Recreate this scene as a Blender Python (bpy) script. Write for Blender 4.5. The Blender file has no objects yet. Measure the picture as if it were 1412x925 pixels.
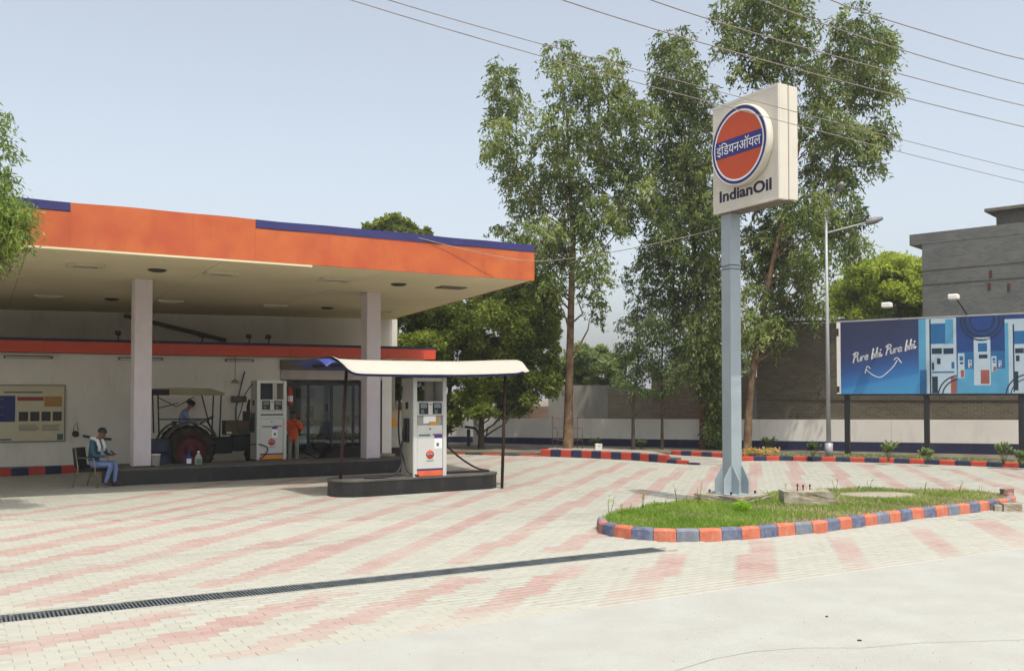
import bpy, math, random
import numpy as np
from mathutils import Vector, Matrix
random.seed(7); rng = np.random.default_rng(7)
R = math.radians
SC = bpy.context.scene
# ------------------------------------------------------------------ camera
F, TH, CY, HC = 1300.0, R(1.5), 514.0, 2.0
cam = bpy.data.cameras.new('camera'); camo = bpy.data.objects.new('camera', cam)
SC.collection.objects.link(camo); SC.camera = camo
camo.location = (0, 0, HC); camo.rotation_euler = (R(90) + TH, 0, 0)
cam.sensor_width = 36; cam.lens = 36 * F / 1412; cam.shift_y = (CY - 462.5) / 1412
cam.clip_start = 0.1; cam.clip_end = 3000
SC.render.resolution_x = 1024; SC.render.resolution_y = 670
# ------------------------------------------------------------------ world, sun, exposure
TOSUN = Vector((0.165, -0.37, 0.915)).normalized()
sel = math.asin(TOSUN.z); saz = math.atan2(TOSUN.x, TOSUN.y)
w = bpy.data.worlds.new('World'); SC.world = w; w.use_nodes = True
nt = w.node_tree; bg = nt.nodes['Background']
sky = nt.nodes.new('ShaderNodeTexSky'); sky.sky_type = 'NISHITA'; sky.sun_disc = False
sky.sun_elevation = sel; sky.sun_rotation = saz; sky.altitude = 0
sky.air_density = 1.0; sky.dust_density = 4.0; sky.ozone_density = 1.0
hs = nt.nodes.new('ShaderNodeHueSaturation'); hs.inputs['Saturation'].default_value = 0.48; hs.inputs['Hue'].default_value = 0.491
nt.links.new(sky.outputs[0], hs.inputs['Color']); nt.links.new(hs.outputs[0], bg.inputs[0])
bg.inputs[1].default_value = 0.15
sun = bpy.data.lights.new('sun', 'SUN'); suno = bpy.data.objects.new('sun', sun); SC.collection.objects.link(suno)
sun.energy = 2.3; sun.angle = R(0.6); sun.color = (1.0, 0.955, 0.87)
suno.rotation_euler = TOSUN.to_track_quat('Z', 'Y').to_euler(); suno.location = (0, 0, 30)
SC.view_settings.view_transform = 'Standard'; SC.view_settings.look = 'None'
SC.view_settings.exposure = 0.65; SC.view_settings.gamma = 1.0

# ------------------------------------------------------------------ where things stand (photo pixel -> place)
def ray(px, py):
    a = (px - 706) / F; b = -(py - CY) / F
    return Vector((a, math.cos(TH) - b * math.sin(TH), math.sin(TH) + b * math.cos(TH)))
def G(px, py, h=0.0):
    r = ray(px, py); t = (h - HC) / r.z
    return Vector((r.x * t, r.y * t, h))
def P(px, py, Y):
    r = ray(px, py); t = Y / r.y
    return Vector((r.x * t, Y, HC + r.z * t))
def onwall(px, py, o, ang):
    """distance along a vertical wall (origin o, heading ang) and height where the pixel meets it"""
    r = ray(px, py); ux, uy = math.cos(ang), math.sin(ang)
    det = r.x * -uy + ux * r.y
    t = (o[0] * -uy + ux * o[1]) / det
    s = (r.x * t - o[0]) * ux + (r.y * t - o[1]) * uy
    return s, HC + r.z * t

# ------------------------------------------------------------------ materials
def lin(c, k=0.52):
    return tuple(k * (x / 12.92 if x <= 0.04045 else ((x + 0.055) / 1.055) ** 2.4) for x in (v / 255 for v in c))
def lv(c): return lin(c, 0.82)
MATS = {}
def mat(name, col, rough=0.7, metal=0.0, vary=0.12, scale=3.0, col2=None, bump=0.0, bscale=40.0, spec=0.4, dirt=0.0, dirtcol=(0.25, 0.2, 0.14), trans=0.0, coat=0.0, gen=False):
    if name in MATS: return MATS[name]
    m = bpy.data.materials.new(name); m.use_nodes = True; MATS[name] = m
    n = m.node_tree.nodes; l = m.node_tree.links; b = n['Principled BSDF']
    b.inputs['Roughness'].default_value = rough; b.inputs['Metallic'].default_value = metal
    b.inputs['Specular IOR Level'].default_value = spec; b.inputs['Coat Weight'].default_value = coat
    tc = n.new('ShaderNodeTexCoord'); src = tc.outputs['Object']
    geo = n.new('ShaderNodeNewGeometry'); src = geo.outputs['Position']
    no = n.new('ShaderNodeTexNoise'); no.inputs['Scale'].default_value = scale; no.inputs['Detail'].default_value = 6
    l.new(src, no.inputs['Vector'])
    c1 = Vector(col[:3]); c2 = Vector(col2[:3]) if col2 else c1 * (1 - vary * 1.6)
    cr = n.new('ShaderNodeValToRGB'); cr.color_ramp.elements[0].position = 0.35; cr.color_ramp.elements[1].position = 0.68
    cr.color_ramp.elements[0].color = (*c2, 1); cr.color_ramp.elements[1].color = (*c1, 1)
    l.new(no.outputs['Fac'], cr.inputs[0]); out = cr.outputs[0]
    if dirt > 0:
        n2 = n.new('ShaderNodeTexNoise'); n2.inputs['Scale'].default_value = scale * 2.7; n2.inputs['Detail'].default_value = 9; n2.inputs['Roughness'].default_value = 0.7
        mp = n.new('ShaderNodeMapping'); mp.inputs['Scale'].default_value = (1, 1, 0.35)
        l.new(src, mp.inputs[0]); l.new(mp.outputs[0], n2.inputs['Vector'])
        r2 = n.new('ShaderNodeValToRGB'); r2.color_ramp.elements[0].position = 0.52; r2.color_ramp.elements[1].position = 0.75
        r2.color_ramp.elements[1].color = (dirt, dirt, dirt, 1); l.new(n2.outputs['Fac'], r2.inputs[0])
        mx = n.new('ShaderNodeMixRGB'); mx.inputs[2].default_value = (*dirtcol, 1)
        l.new(r2.outputs[0], mx.inputs[0]); l.new(out, mx.inputs[1]); out = mx.outputs[0]
    l.new(out, b.inputs['Base Color'])
    if bump > 0:
        n3 = n.new('ShaderNodeTexNoise'); n3.inputs['Scale'].default_value = bscale; n3.inputs['Detail'].default_value = 5
        l.new(src, n3.inputs['Vector']); bp = n.new('ShaderNodeBump'); bp.inputs['Strength'].default_value = bump; bp.inputs['Distance'].default_value = 0.02
        l.new(n3.outputs['Fac'], bp.inputs['Height']); l.new(bp.outputs[0], b.inputs['Normal'])
    if trans > 0: b.inputs['Transmission Weight'].default_value = trans
    return m

def leafmat(name, c1, c2, c3, tr=0.35):
    m = bpy.data.materials.new(name); m.use_nodes = True; MATS[name] = m
    n = m.node_tree.nodes; l = m.node_tree.links; b = n['Principled BSDF']; o = n['Material Output']
    geo = n.new('ShaderNodeNewGeometry'); no = n.new('ShaderNodeTexNoise'); no.inputs['Scale'].default_value = 0.7; no.inputs['Detail'].default_value = 3
    l.new(geo.outputs['Position'], no.inputs['Vector'])
    ad = n.new('ShaderNodeMath'); ad.operation = 'MULTIPLY_ADD'; ad.inputs[1].default_value = 0.55
    l.new(geo.outputs['Random Per Island'], ad.inputs[0])
    sb = n.new('ShaderNodeMath'); sb.operation = 'MULTIPLY_ADD'; sb.inputs[1].default_value = 1.6; sb.inputs[2].default_value = -0.55
    l.new(no.outputs['Fac'], sb.inputs[0]); l.new(sb.outputs[0], ad.inputs[2])
    cr = n.new('ShaderNodeValToRGB'); e = cr.color_ramp.elements
    e[0].position = 0.0; e[0].color = (*c1, 1); e[1].position = 1.0; e[1].color = (*c3, 1)
    k = e.new(0.5); k.color = (*c2, 1)
    l.new(ad.outputs[0], cr.inputs[0]); l.new(cr.outputs[0], b.inputs['Base Color'])
    b.inputs['Roughness'].default_value = 0.5; b.inputs['Specular IOR Level'].default_value = 0.22
    t = n.new('ShaderNodeBsdfTranslucent'); hs = n.new('ShaderNodeHueSaturation'); hs.inputs['Value'].default_value = 1.5; hs.inputs['Hue'].default_value = 0.485
    l.new(cr.outputs[0], hs.inputs['Color']); l.new(hs.outputs[0], t.inputs['Color'])
    mx = n.new('ShaderNodeMixShader'); mx.inputs[0].default_value = tr
    l.new(b.outputs[0], mx.inputs[1]); l.new(t.outputs[0], mx.inputs[2]); l.new(mx.outputs[0], o.inputs['Surface'])
    return m

EDGE_A = G(330, 907); EDGE_B = G(1412, 755)
PANG = math.atan2(EDGE_B.y - EDGE_A.y, EDGE_B.x - EDGE_A.x)
def pavermat(name, ca, cb, sand, fade):
    m = bpy.data.materials.new(name); m.use_nodes = True; MATS[name] = m
    n = m.node_tree.nodes; l = m.node_tree.links; b = n['Principled BSDF']
    b.inputs['Roughness'].default_value = 0.85; b.inputs['Specular IOR Level'].default_value = 0.25
    geo = n.new('ShaderNodeNewGeometry'); oi = n.new('ShaderNodeObjectInfo')
    ad = n.new('ShaderNodeMath'); ad.operation = 'ADD'; l.new(geo.outputs['Random Per Island'], ad.inputs[0]); l.new(oi.outputs['Random'], ad.inputs[1])
    fr = n.new('ShaderNodeMath'); fr.operation = 'FRACT'; l.new(ad.outputs[0], fr.inputs[0])
    cr = n.new('ShaderNodeValToRGB'); cr.color_ramp.elements[0].color = (*ca, 1); cr.color_ramp.elements[1].color = (*cb, 1)
    l.new(fr.outputs[0], cr.inputs[0])
    # dust: broad patches, and thicker along the drain and the edge of the paving
    no = n.new('ShaderNodeTexNoise'); no.inputs['Scale'].default_value = 0.55; no.inputs['Detail'].default_value = 8; no.inputs['Roughness'].default_value = 0.62
    l.new(geo.outputs['Position'], no.inputs['Vector'])
    dt = n.new('ShaderNodeVectorMath'); dt.operation = 'DOT_PRODUCT'; dt.inputs[1].default_value = (-math.sin(PANG), math.cos(PANG), 0)
    l.new(geo.outputs['Position'], dt.inputs[0])
    v0 = -math.sin(PANG) * EDGE_A.x + math.cos(PANG) * EDGE_A.y
    tot = None
    for vc, wd, am in ((v0, 0.9, 0.6), (v0 + 1.98, 0.35, 0.4), (v0 + 2.6, 0.5, 0.3)):
        s = n.new('ShaderNodeMath'); s.operation = 'SUBTRACT'; s.inputs[1].default_value = vc; l.new(dt.outputs['Value'], s.inputs[0])
        a = n.new('ShaderNodeMath'); a.operation = 'ABSOLUTE'; l.new(s.outputs[0], a.inputs[0])
        mr = n.new('ShaderNodeMapRange'); mr.inputs['From Min'].default_value = 0; mr.inputs['From Max'].default_value = wd
        mr.inputs['To Min'].default_value = am; mr.inputs['To Max'].default_value = 0; l.new(a.outputs[0], mr.inputs[0])
        if tot is None: tot = mr.outputs[0]
        else:
            q = n.new('ShaderNodeMath'); q.operation = 'ADD'; l.new(tot, q.inputs[0]); l.new(mr.outputs[0], q.inputs[1]); tot = q.outputs[0]
    r1 = n.new('ShaderNodeMapRange'); r1.inputs['From Min'].default_value = 0.42; r1.inputs['From Max'].default_value = 0.72
    r1.inputs['To Min'].default_value = fade[0]; r1.inputs['To Max'].default_value = fade[1]; l.new(no.outputs['Fac'], r1.inputs[0])
    q = n.new('ShaderNodeMath'); q.operation = 'ADD'; q.use_clamp = True; l.new(tot, q.inputs[0]); l.new(r1.outputs[0], q.inputs[1])
    mx = n.new('ShaderNodeMixRGB'); mx.inputs[2].default_value = (*sand, 1); l.new(q.outputs[0], mx.inputs[0]); l.new(cr.outputs[0], mx.inputs[1])
    # dark grime specks
    n2 = n.new('ShaderNodeTexNoise'); n2.inputs['Scale'].default_value = 5; n2.inputs['Detail'].default_value = 8; n2.inputs['Roughness'].default_value = 0.75
    l.new(geo.outputs['Position'], n2.inputs['Vector'])
    r2 = n.new('ShaderNodeMapRange'); r2.inputs['From Min'].default_value = 0.58; r2.inputs['From Max'].default_value = 0.8; r2.inputs['To Max'].default_value = 0.2
    l.new(n2.outputs['Fac'], r2.inputs[0])
    m2 = n.new('ShaderNodeMixRGB'); m2.inputs[2].default_value = (0.22, 0.2, 0.16, 1); l.new(r2.outputs[0], m2.inputs[0]); l.new(mx.outputs[0], m2.inputs[1])
    l.new(m2.outputs[0], b.inputs['Base Color'])
    n3 = n.new('ShaderNodeTexNoise'); n3.inputs['Scale'].default_value = 90; bp = n.new('ShaderNodeBump'); bp.inputs['Strength'].default_value = 0.25; bp.inputs['Distance'].default_value = 0.004
    l.new(geo.outputs['Position'], n3.inputs['Vector']); l.new(n3.outputs['Fac'], bp.inputs['Height']); l.new(bp.outputs[0], b.inputs['Normal'])
    return m

def brickmat(name, c1, c2, mortar, sc=1.0, patch=0.0, patchcol=(0.3, 0.3, 0.28), ang=0.0):
    m = bpy.data.materials.new(name); m.use_nodes = True; MATS[name] = m
    n = m.node_tree.nodes; l = m.node_tree.links; b = n['Principled BSDF']; b.inputs['Roughness'].default_value = 0.9
    b.inputs['Specular IOR Level'].default_value = 0.2
    tc = n.new('ShaderNodeTexCoord'); sx = n.new('ShaderNodeSeparateXYZ'); l.new(tc.outputs['Object'], sx.inputs[0])
    cx = n.new('ShaderNodeCombineXYZ'); ad = n.new('ShaderNodeMath'); ad.operation = 'ADD'
    l.new(sx.outputs['X'], ad.inputs[0]); l.new(sx.outputs['Y'], ad.inputs[1]); l.new(ad.outputs[0], cx.inputs['X']); l.new(sx.outputs['Z'], cx.inputs['Y'])
    bt = n.new('ShaderNodeTexBrick'); bt.inputs['Color1'].default_value = (*c1, 1); bt.inputs['Color2'].default_value = (*c2, 1); bt.inputs['Mortar'].default_value = (*mortar, 1)
    bt.inputs['Scale'].default_value = sc; bt.inputs['Brick Width'].default_value = 0.23; bt.inputs['Row Height'].default_value = 0.085; bt.inputs['Mortar Size'].default_value = 0.012; bt.inputs['Bias'].default_value = 0.0
    l.new(cx.outputs[0], bt.inputs['Vector'])
    no = n.new('ShaderNodeTexNoise'); no.inputs['Scale'].default_value = 0.8; no.inputs['Detail'].default_value = 9; no.inputs['Roughness'].default_value = 0.65
    l.new(tc.outputs['Object'], no.inputs['Vector'])
    r = n.new('ShaderNodeMapRange'); r.inputs['From Min'].default_value = 0.4; r.inputs['From Max'].default_value = 0.7; r.inputs['To Max'].default_value = patch; l.new(no.outputs['Fac'], r.inputs[0])
    mx = n.new('ShaderNodeMixRGB'); mx.inputs[2].default_value = (*patchcol, 1); l.new(r.outputs[0], mx.inputs[0]); l.new(bt.outputs[0], mx.inputs[1])
    # horizontal lift lines and stains
    mp = n.new('ShaderNodeMapping'); mp.inputs['Scale'].default_value = (0.6, 0.6, 1.6); l.new(tc.outputs['Object'], mp.inputs[0])
    n2 = n.new('ShaderNodeTexNoise'); n2.inputs['Scale'].default_value = 1.3; n2.inputs['Detail'].default_value = 6; l.new(mp.outputs[0], n2.inputs['Vector'])
    r2 = n.new('ShaderNodeMapRange'); r2.inputs['From Min'].default_value = 0.35; r2.inputs['From Max'].default_value = 0.7; r2.inputs['To Min'].default_value = 0.88; r2.inputs['To Max'].default_value = 1.08; l.new(n2.outputs['Fac'], r2.inputs[0])
    mu = n.new('ShaderNodeMixRGB'); mu.blend_type = 'MULTIPLY'; mu.inputs[0].default_value = 1
    cc = n.new('ShaderNodeCombineXYZ'); [l.new(r2.outputs[0], cc.inputs[i]) for i in range(3)]
    l.new(mx.outputs[0], mu.inputs[1]); l.new(cc.outputs[0], mu.inputs[2]); l.new(mu.outputs[0], b.inputs['Base Color'])
    bp = n.new('ShaderNodeBump'); bp.inputs['Strength'].default_value = 0.6; bp.inputs['Distance'].default_value = 0.01; l.new(bt.outputs['Fac'], bp.inputs['Height']); bp.invert = True
    l.new(bp.outputs[0], b.inputs['Normal'])
    return m

def glassmat(name, tint=(0.8, 0.85, 0.85), refl=0.07):
    m = bpy.data.materials.new(name); m.use_nodes = True; MATS[name] = m
    n = m.node_tree.nodes; l = m.node_tree.links; o = n['Material Output']; n.remove(n['Principled BSDF'])
    t = n.new('ShaderNodeBsdfTransparent'); t.inputs[0].default_value = (*tint, 1); g = n.new('ShaderNodeBsdfGlossy'); g.inputs['Roughness'].default_value = 0.03
    x = n.new('ShaderNodeMixShader'); x.inputs[0].default_value = refl; l.new(t.outputs[0], x.inputs[1]); l.new(g.outputs[0], x.inputs[2]); l.new(x.outputs[0], o.inputs['Surface'])
    return m

# ------------------------------------------------------------------ mesh helpers
class MB:
    def __init__(s): s.v = []; s.f = []; s.m = []; s.sm = []
    def add(s, vs, fs, mi=0, smooth=False):
        o = len(s.v); s.v += [tuple(v) for v in vs]
        for f in fs: s.f.append(tuple(i + o for i in f)); s.m.append(mi); s.sm.append(smooth)
        return s
    def box(s, lo, hi, mi=0, M=None, ch=0.0):
        x0, y0, z0 = lo; x1, y1, z1 = hi
        if ch > 0:
            vs = []; fs = []
            c = ch
            for zz, i in ((z0, c), (z0 + c, 0), (z1 - c, 0), (z1, c)):
                k = c
                ring = [(x0 + k + i*0, y0 + i), (x1 - k, y0 + i), (x1 - i, y0 + k), (x1 - i, y1 - k), (x1 - k, y1 - i), (x0 + k, y1 - i), (x0 + i, y1 - k), (x0 + i, y0 + k)]
                vs += [Vector((a, b, zz)) for a, b in ring]
            for r in range(3):
                for j in range(8): fs.append((r*8+j, r*8+(j+1) % 8, (r+1)*8+(j+1) % 8, (r+1)*8+j))
            fs.append(tuple(range(7, -1, -1))); fs.append(tuple(range(24, 32)))
        else:
            vs = [Vector(p) for p in ((x0,y0,z0),(x1,y0,z0),(x1,y1,z0),(x0,y1,z0),(x0,y0,z1),(x1,y0,z1),(x1,y1,z1),(x0,y1,z1))]
            fs = [(3,2,1,0),(4,5,6,7),(0,1,5,4),(1,2,6,5),(2,3,7,6),(3,0,4,7)]
        if M is not None: vs = [M @ v for v in vs]
        return s.add(vs, fs, mi)
    def prism(s, pts, z0, z1, mi=0, M=None, smooth=False):
        n = len(pts)
        vs = [Vector((p[0], p[1], z0)) for p in pts] + [Vector((p[0], p[1], z1)) for p in pts]
        if M is not None: vs = [M @ v for v in vs]
        fs = [tuple(range(n - 1, -1, -1)), tuple(range(n, 2 * n))]
        s.add(vs, fs, mi)
        o = len(s.v) - 2 * n
        for j in range(n): s.f.append((o + j, o + (j+1) % n, o + n + (j+1) % n, o + n + j)); s.m.append(mi); s.sm.append(smooth)
        return s
    def tube(s, pts, r, n=8, mi=0, caps=True, smooth=True):
        pts = [Vector(p) for p in pts]; rs = r if isinstance(r, (list, tuple)) else [r] * len(pts)
        vs = []; up = None
        for i, p in enumerate(pts):
            d = (pts[min(i+1, len(pts)-1)] - pts[max(i-1, 0)])
            d = d.normalized() if d.length > 1e-9 else Vector((0,0,1))
            if up is None:
                a = Vector((0, 0, 1)) if abs(d.z) < 0.9 else Vector((1, 0, 0)); up = (a - d * a.dot(d)).normalized()
            else: up = (up - d * up.dot(d)).normalized()
            sd = d.cross(up)
            for k in range(n):
                t = 2 * math.pi * k / n; vs.append(p + (up * math.cos(t) + sd * math.sin(t)) * rs[i])
        fs = []
        for i in range(len(pts) - 1):
            for k in range(n): fs.append((i*n+k, i*n+(k+1) % n, (i+1)*n+(k+1) % n, (i+1)*n+k))
        s.add(vs, fs, mi, smooth)
        if caps:
            o = len(s.v) - len(vs)
            s.f.append(tuple(o + k for k in range(n-1, -1, -1))); s.m.append(mi); s.sm.append(False)
            s.f.append(tuple(o + (len(pts)-1)*n + k for k in range(n))); s.m.append(mi); s.sm.append(False)
        return s
    def lathe(s, prof, n=24, mi=0, M=None, smooth=True, a0=0.0, a1=2*math.pi):
        full = abs(a1 - a0 - 2*math.pi) < 1e-6; cnt = n if full else n + 1
        vs = []
        for (r, z) in prof:
            for k in range(cnt):
                t = a0 + (a1 - a0) * k / n; v = Vector((r*math.cos(t), r*math.sin(t), z)); vs.append(M @ v if M is not None else v)
        fs = []
        for i in range(len(prof) - 1):
            for k in range(n): k2 = (k+1) % cnt; fs.append((i*cnt+k, i*cnt+k2, (i+1)*cnt+k2, (i+1)*cnt+k))
        return s.add(vs, fs, mi, smooth)
    def build(s, name, mats, parent=None, loc=None, rz=None):
        me = bpy.data.meshes.new(name); me.from_pydata(s.v, [], s.f)
        if not isinstance(mats, (list, tuple)): mats = [mats]
        for m in mats: me.materials.append(m)
        me.polygons.foreach_set('material_index', s.m); me.polygons.foreach_set('use_smooth', s.sm); me.update()
        o = bpy.data.objects.new(name, me); SC.collection.objects.link(o)
        if parent is not None: o.parent = parent
        if loc is not None: o.location = loc
        if rz is not None: o.rotation_euler = (0, 0, rz)
        return o
def tag(o, label=None, cat=None, group=None, kind=None):
    if label: o['label'] = label
    if cat: o['category'] = cat
    if group: o['group'] = group
    if kind: o['kind'] = kind
    return o
def thing(name, label, cat, loc=(0, 0, 0), rz=0.0, group=None, kind=None):
    o = bpy.data.objects.new(name, None); SC.collection.objects.link(o); o.location = loc; o.rotation_euler = (0, 0, rz)
    o.empty_display_size = 0.3
    return tag(o, label, cat, group, kind)
def child_copy(src, parent):
    o = src.copy(); SC.collection.objects.link(o); o.parent = parent
    for c in src.children: child_copy(c, o)
    return o
def bx(name, lo, hi, m, parent=None, ch=0.0): return MB().box(lo, hi, ch=ch).build(name, m, parent)
def text(name, body, size, m, parent, x, y, z, bold=0.0, ext=0.004, width=None, align='LEFT', shear=0.0, height=None):
    c = bpy.data.curves.new('txt', 'FONT'); c.body = body; c.size = size; c.offset = bold; c.extrude = ext; c.align_x = 'LEFT'; c.shear = shear; c.resolution_u = 3
    o = bpy.data.objects.new('txt', c); SC.collection.objects.link(o); bpy.context.view_layer.update()
    me = bpy.data.meshes.new_from_object(o.evaluated_get(bpy.context.evaluated_depsgraph_get())); bpy.data.objects.remove(o); bpy.data.curves.remove(c)
    me.name = name
    co = np.empty(len(me.vertices) * 3); me.vertices.foreach_get('co', co); co = co.reshape(-1, 3)
    x0, x1 = co[:, 0].min(), co[:, 0].max(); k = (width / (x1 - x0)) if width else 1.0
    kz = (height / (co[:, 1].max() - co[:, 1].min())) if height else k
    xx = (co[:, 0] - x0) * k
    if align == 'CENTER': xx -= (x1 - x0) * k / 2
    out = np.stack([xx + x, -co[:, 2] + y, co[:, 1] * kz + z], 1)
    me.vertices.foreach_set('co', out.ravel()); me.materials.clear(); me.materials.append(m); me.update()
    ob = bpy.data.objects.new(name, me); SC.collection.objects.link(ob); ob.parent = parent
    return ob
def npmesh(name, v, f, m, parent=None, smooth=False, mi=None):
    """v (n,3), f (k,q) arrays"""
    me = bpy.data.meshes.new(name); k, q = f.shape
    me.vertices.add(len(v)); me.vertices.foreach_set('co', np.asarray(v, dtype=np.float32).ravel())
    me.loops.add(k * q); me.loops.foreach_set('vertex_index', f.astype(np.int32).ravel())
    me.polygons.add(k); me.polygons.foreach_set('loop_start', np.arange(0, k * q, q, dtype=np.int32))
    ms = m if isinstance(m, (list, tuple)) else [m]
    for x in ms: me.materials.append(x)
    if mi is not None: me.polygons.foreach_set('material_index', mi.astype(np.int32))
    me.update(calc_edges=True)
    o = bpy.data.objects.new(name, me); SC.collection.objects.link(o)
    if parent is not None: o.parent = parent
    return o

# ------------------------------------------------------------------ palette
orange = mat('orange_fascia_paint', lin((222, 118, 58), .66), 0.5, col2=lin((206, 94, 50), .66), scale=1.6, dirt=0.75, dirtcol=lin((176, 88, 56), .72), bump=0.1, bscale=3)
redor = mat('red_orange_paint', lv((205, 62, 40)), 0.55, vary=0.1, scale=1.0)
navy = mat('navy_paint', lv((52, 52, 112)), 0.6, vary=0.12, scale=2)
darknavy = mat('dark_navy_paint', lv((38, 42, 74)), 0.7, vary=0.15, scale=1.5, dirt=0.3, dirtcol=lv((95, 88, 88)))
soffit = mat('cream_soffit', lin((222, 210, 172), .9), 0.75, vary=0.06, scale=0.5)
whitewall = mat('white_wall_paint', lin((224, 219, 209), .88), 0.85, vary=0.06, scale=0.8, dirt=0.3, dirtcol=lv((150, 140, 122)))
whitepaint = mat('white_paint', lv((235, 230, 220)), 0.6, vary=0.04, scale=2)
cream = mat('cream_sign_panel', lv((226, 219, 203)), 0.45, vary=0.05, scale=1.4, dirt=0.2, dirtcol=lv((180, 160, 130)))
colpaint = mat('pale_column_plaster', lv((218, 208, 212)), 0.8, vary=0.05, scale=2.2, dirt=0.3, dirtcol=lv((160, 150, 146)), bump=0.1, bscale=8)
plinth = mat('black_granite_plinth', lin((52, 51, 50)), 0.42, vary=0.25, scale=2.5, dirt=0.5, dirtcol=lin((95, 90, 82)))
plinthtop = mat('dusty_plinth_top', lin((120, 116, 108)), 0.8, vary=0.2, scale=2, dirt=0.4)
steelblue = mat('blue_grey_pole_paint', lv((166, 178, 184)), 0.45, vary=0.07, scale=1.2, dirt=0.25, dirtcol=lv((130, 135, 135)))
concrete = mat('weathered_concrete', lin((196, 188, 168), .7), 0.9, col2=lin((150, 140, 112), .7), scale=5, bump=0.5, bscale=25, dirt=0.5, dirtcol=lin((90, 84, 66)))
darkmetal = mat('dark_grating_iron', lin((112, 120, 122), .8), 0.55, metal=0.1, vary=0.3, scale=6)
black = mat('black_rubber', (0.012, 0.012, 0.013), 0.55, vary=0.2)
blacksteel = mat('black_painted_steel', (0.018, 0.018, 0.02), 0.45, vary=0.2)
rust = mat('rusty_brown_steel', lin((78, 52, 42)), 0.75, vary=0.3, scale=9, bump=0.2)
chrome = mat('bare_steel', (0.55, 0.56, 0.57), 0.35, metal=0.9, vary=0.1)
greysteel = mat('galvanised_steel', lv((168, 170, 172)), 0.5, metal=0.2, vary=0.08, scale=3)
soil = mat('dry_soil', lin((168, 150, 122)), 0.95, col2=lin((120, 104, 80)), scale=2.5, bump=0.6, bscale=14)
sandm = mat('joint_sand', lin((196, 186, 164)), 0.95, vary=0.15, scale=2)
dispwhite = mat('dispenser_grey_white', lv((205, 206, 200)), 0.4, vary=0.04, scale=1.5, dirt=0.15)
dispgrey = mat('dispenser_side_grey', lv((165, 162, 150)), 0.5, vary=0.06, scale=1.5)
screen = mat('dark_display', (0.02, 0.025, 0.025), 0.15, vary=0.1)
lcd = mat('grey_lcd', lin((150, 165, 160)), 0.2, vary=0.1)
purple = mat('purple_print', lv((92, 58, 140)), 0.6)
tealp = mat('teal_print', lin((80, 150, 140)), 0.6)
yellow = mat('amber_print', lv((222, 150, 40)), 0.6)
logoor = mat('logo_orange', lv((206, 78, 28)), 0.4, vary=0.05)
logobl = mat('logo_blue', lv((46, 40, 122)), 0.4, vary=0.05)
white = mat('white_print', lv((240, 240, 238)), 0.5, vary=0.02)
ink = mat('navy_lettering', lin((40, 38, 72)), 0.5, vary=0.03)
glass = glassmat('window_glass')
kerb_o = mat('faded_orange_kerb_paint', lin((226, 138, 108), .66), 0.85, col2=lin((212, 114, 84), .66), scale=7, dirt=0.7, dirtcol=lin((206, 172, 146), .7), bump=0.35, bscale=30)
kerb_n = mat('faded_navy_kerb_paint', lin((122, 128, 148), .72), 0.85, col2=lin((92, 98, 128), .72), scale=9, dirt=0.8, dirtcol=lin((164, 164, 160), .7), bump=0.35, bscale=30)
kerb_g = mat('worn_grey_blue_kerb_paint', lin((144, 148, 156), .72), 0.9, col2=lin((116, 120, 138), .72), scale=7, dirt=0.6, dirtcol=lin((170, 160, 142)), bump=0.4, bscale=30)
kerb_r2 = mat('red_kerb_paint', lin((212, 78, 56), .62), 0.8, vary=0.12, scale=4, dirt=0.3, dirtcol=lin((150, 110, 90)))
kerb_n2 = mat('navy_kerb_paint', lin((52, 56, 92)), 0.8, vary=0.15, scale=4, dirt=0.3, dirtcol=lin((120, 115, 110)))
paleconc = mat('pale_concrete_road', lin((216, 217, 208), .53), 0.9, col2=lin((208, 207, 196), .53), scale=1.6, bump=0.5, bscale=55, dirt=0.35, dirtcol=lin((194, 190, 176), .58))
SAND = lin((220, 216, 200), .52)
pav_c = pavermat('cream_paver', lin((207, 206, 190), .52), lin((218, 217, 202), .52), SAND, (0.0, 0.6))
pav_r = pavermat('pink_red_paver', lin((206, 172, 160), .52), lin((216, 188, 176), .52), SAND, (0.0, 0.7))
bark = mat('tan_bark', lin((176, 146, 110)), 0.9, col2=lin((120, 92, 66)), scale=3.5, bump=0.4, bscale=12)
barkd = mat('grey_brown_bark', lin((112, 98, 80)), 0.9, vary=0.3, scale=5, bump=0.4, bscale=14)
barkr = mat('reddish_bark', lin((146, 106, 78)), 0.9, vary=0.3, scale=4, bump=0.4, bscale=14)
euc = leafmat('eucalyptus_leaf', (0.034, 0.052, 0.012), (0.115, 0.16, 0.036), (0.33, 0.38, 0.12), 0.38)
eucd = leafmat('dark_eucalyptus_leaf', (0.032, 0.048, 0.012), (0.10, 0.14, 0.034), (0.29, 0.34, 0.11), 0.38)
broad = leafmat('dark_broad_leaf', (0.05, 0.075, 0.012), (0.12, 0.165, 0.022), (0.25, 0.30, 0.05), 0.42)
lime = leafmat('bright_green_leaf', (0.12, 0.17, 0.02), (0.28, 0.36, 0.04), (0.45, 0.52, 0.09), 0.45)
palel = leafmat('pale_green_leaf', (0.10, 0.15, 0.05), (0.18, 0.24, 0.08), (0.27, 0.34, 0.12), 0.4)
grassm = leafmat('grass_blade', (0.10, 0.18, 0.02), (0.19, 0.33, 0.04), (0.34, 0.40, 0.10), 0.4)
skin = mat('brown_skin', lin((150, 102, 78), .75), 0.55, vary=0.05)
hairm = mat('black_hair', (0.008, 0.007, 0.006), 0.5, vary=0.2, scale=40)

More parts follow.
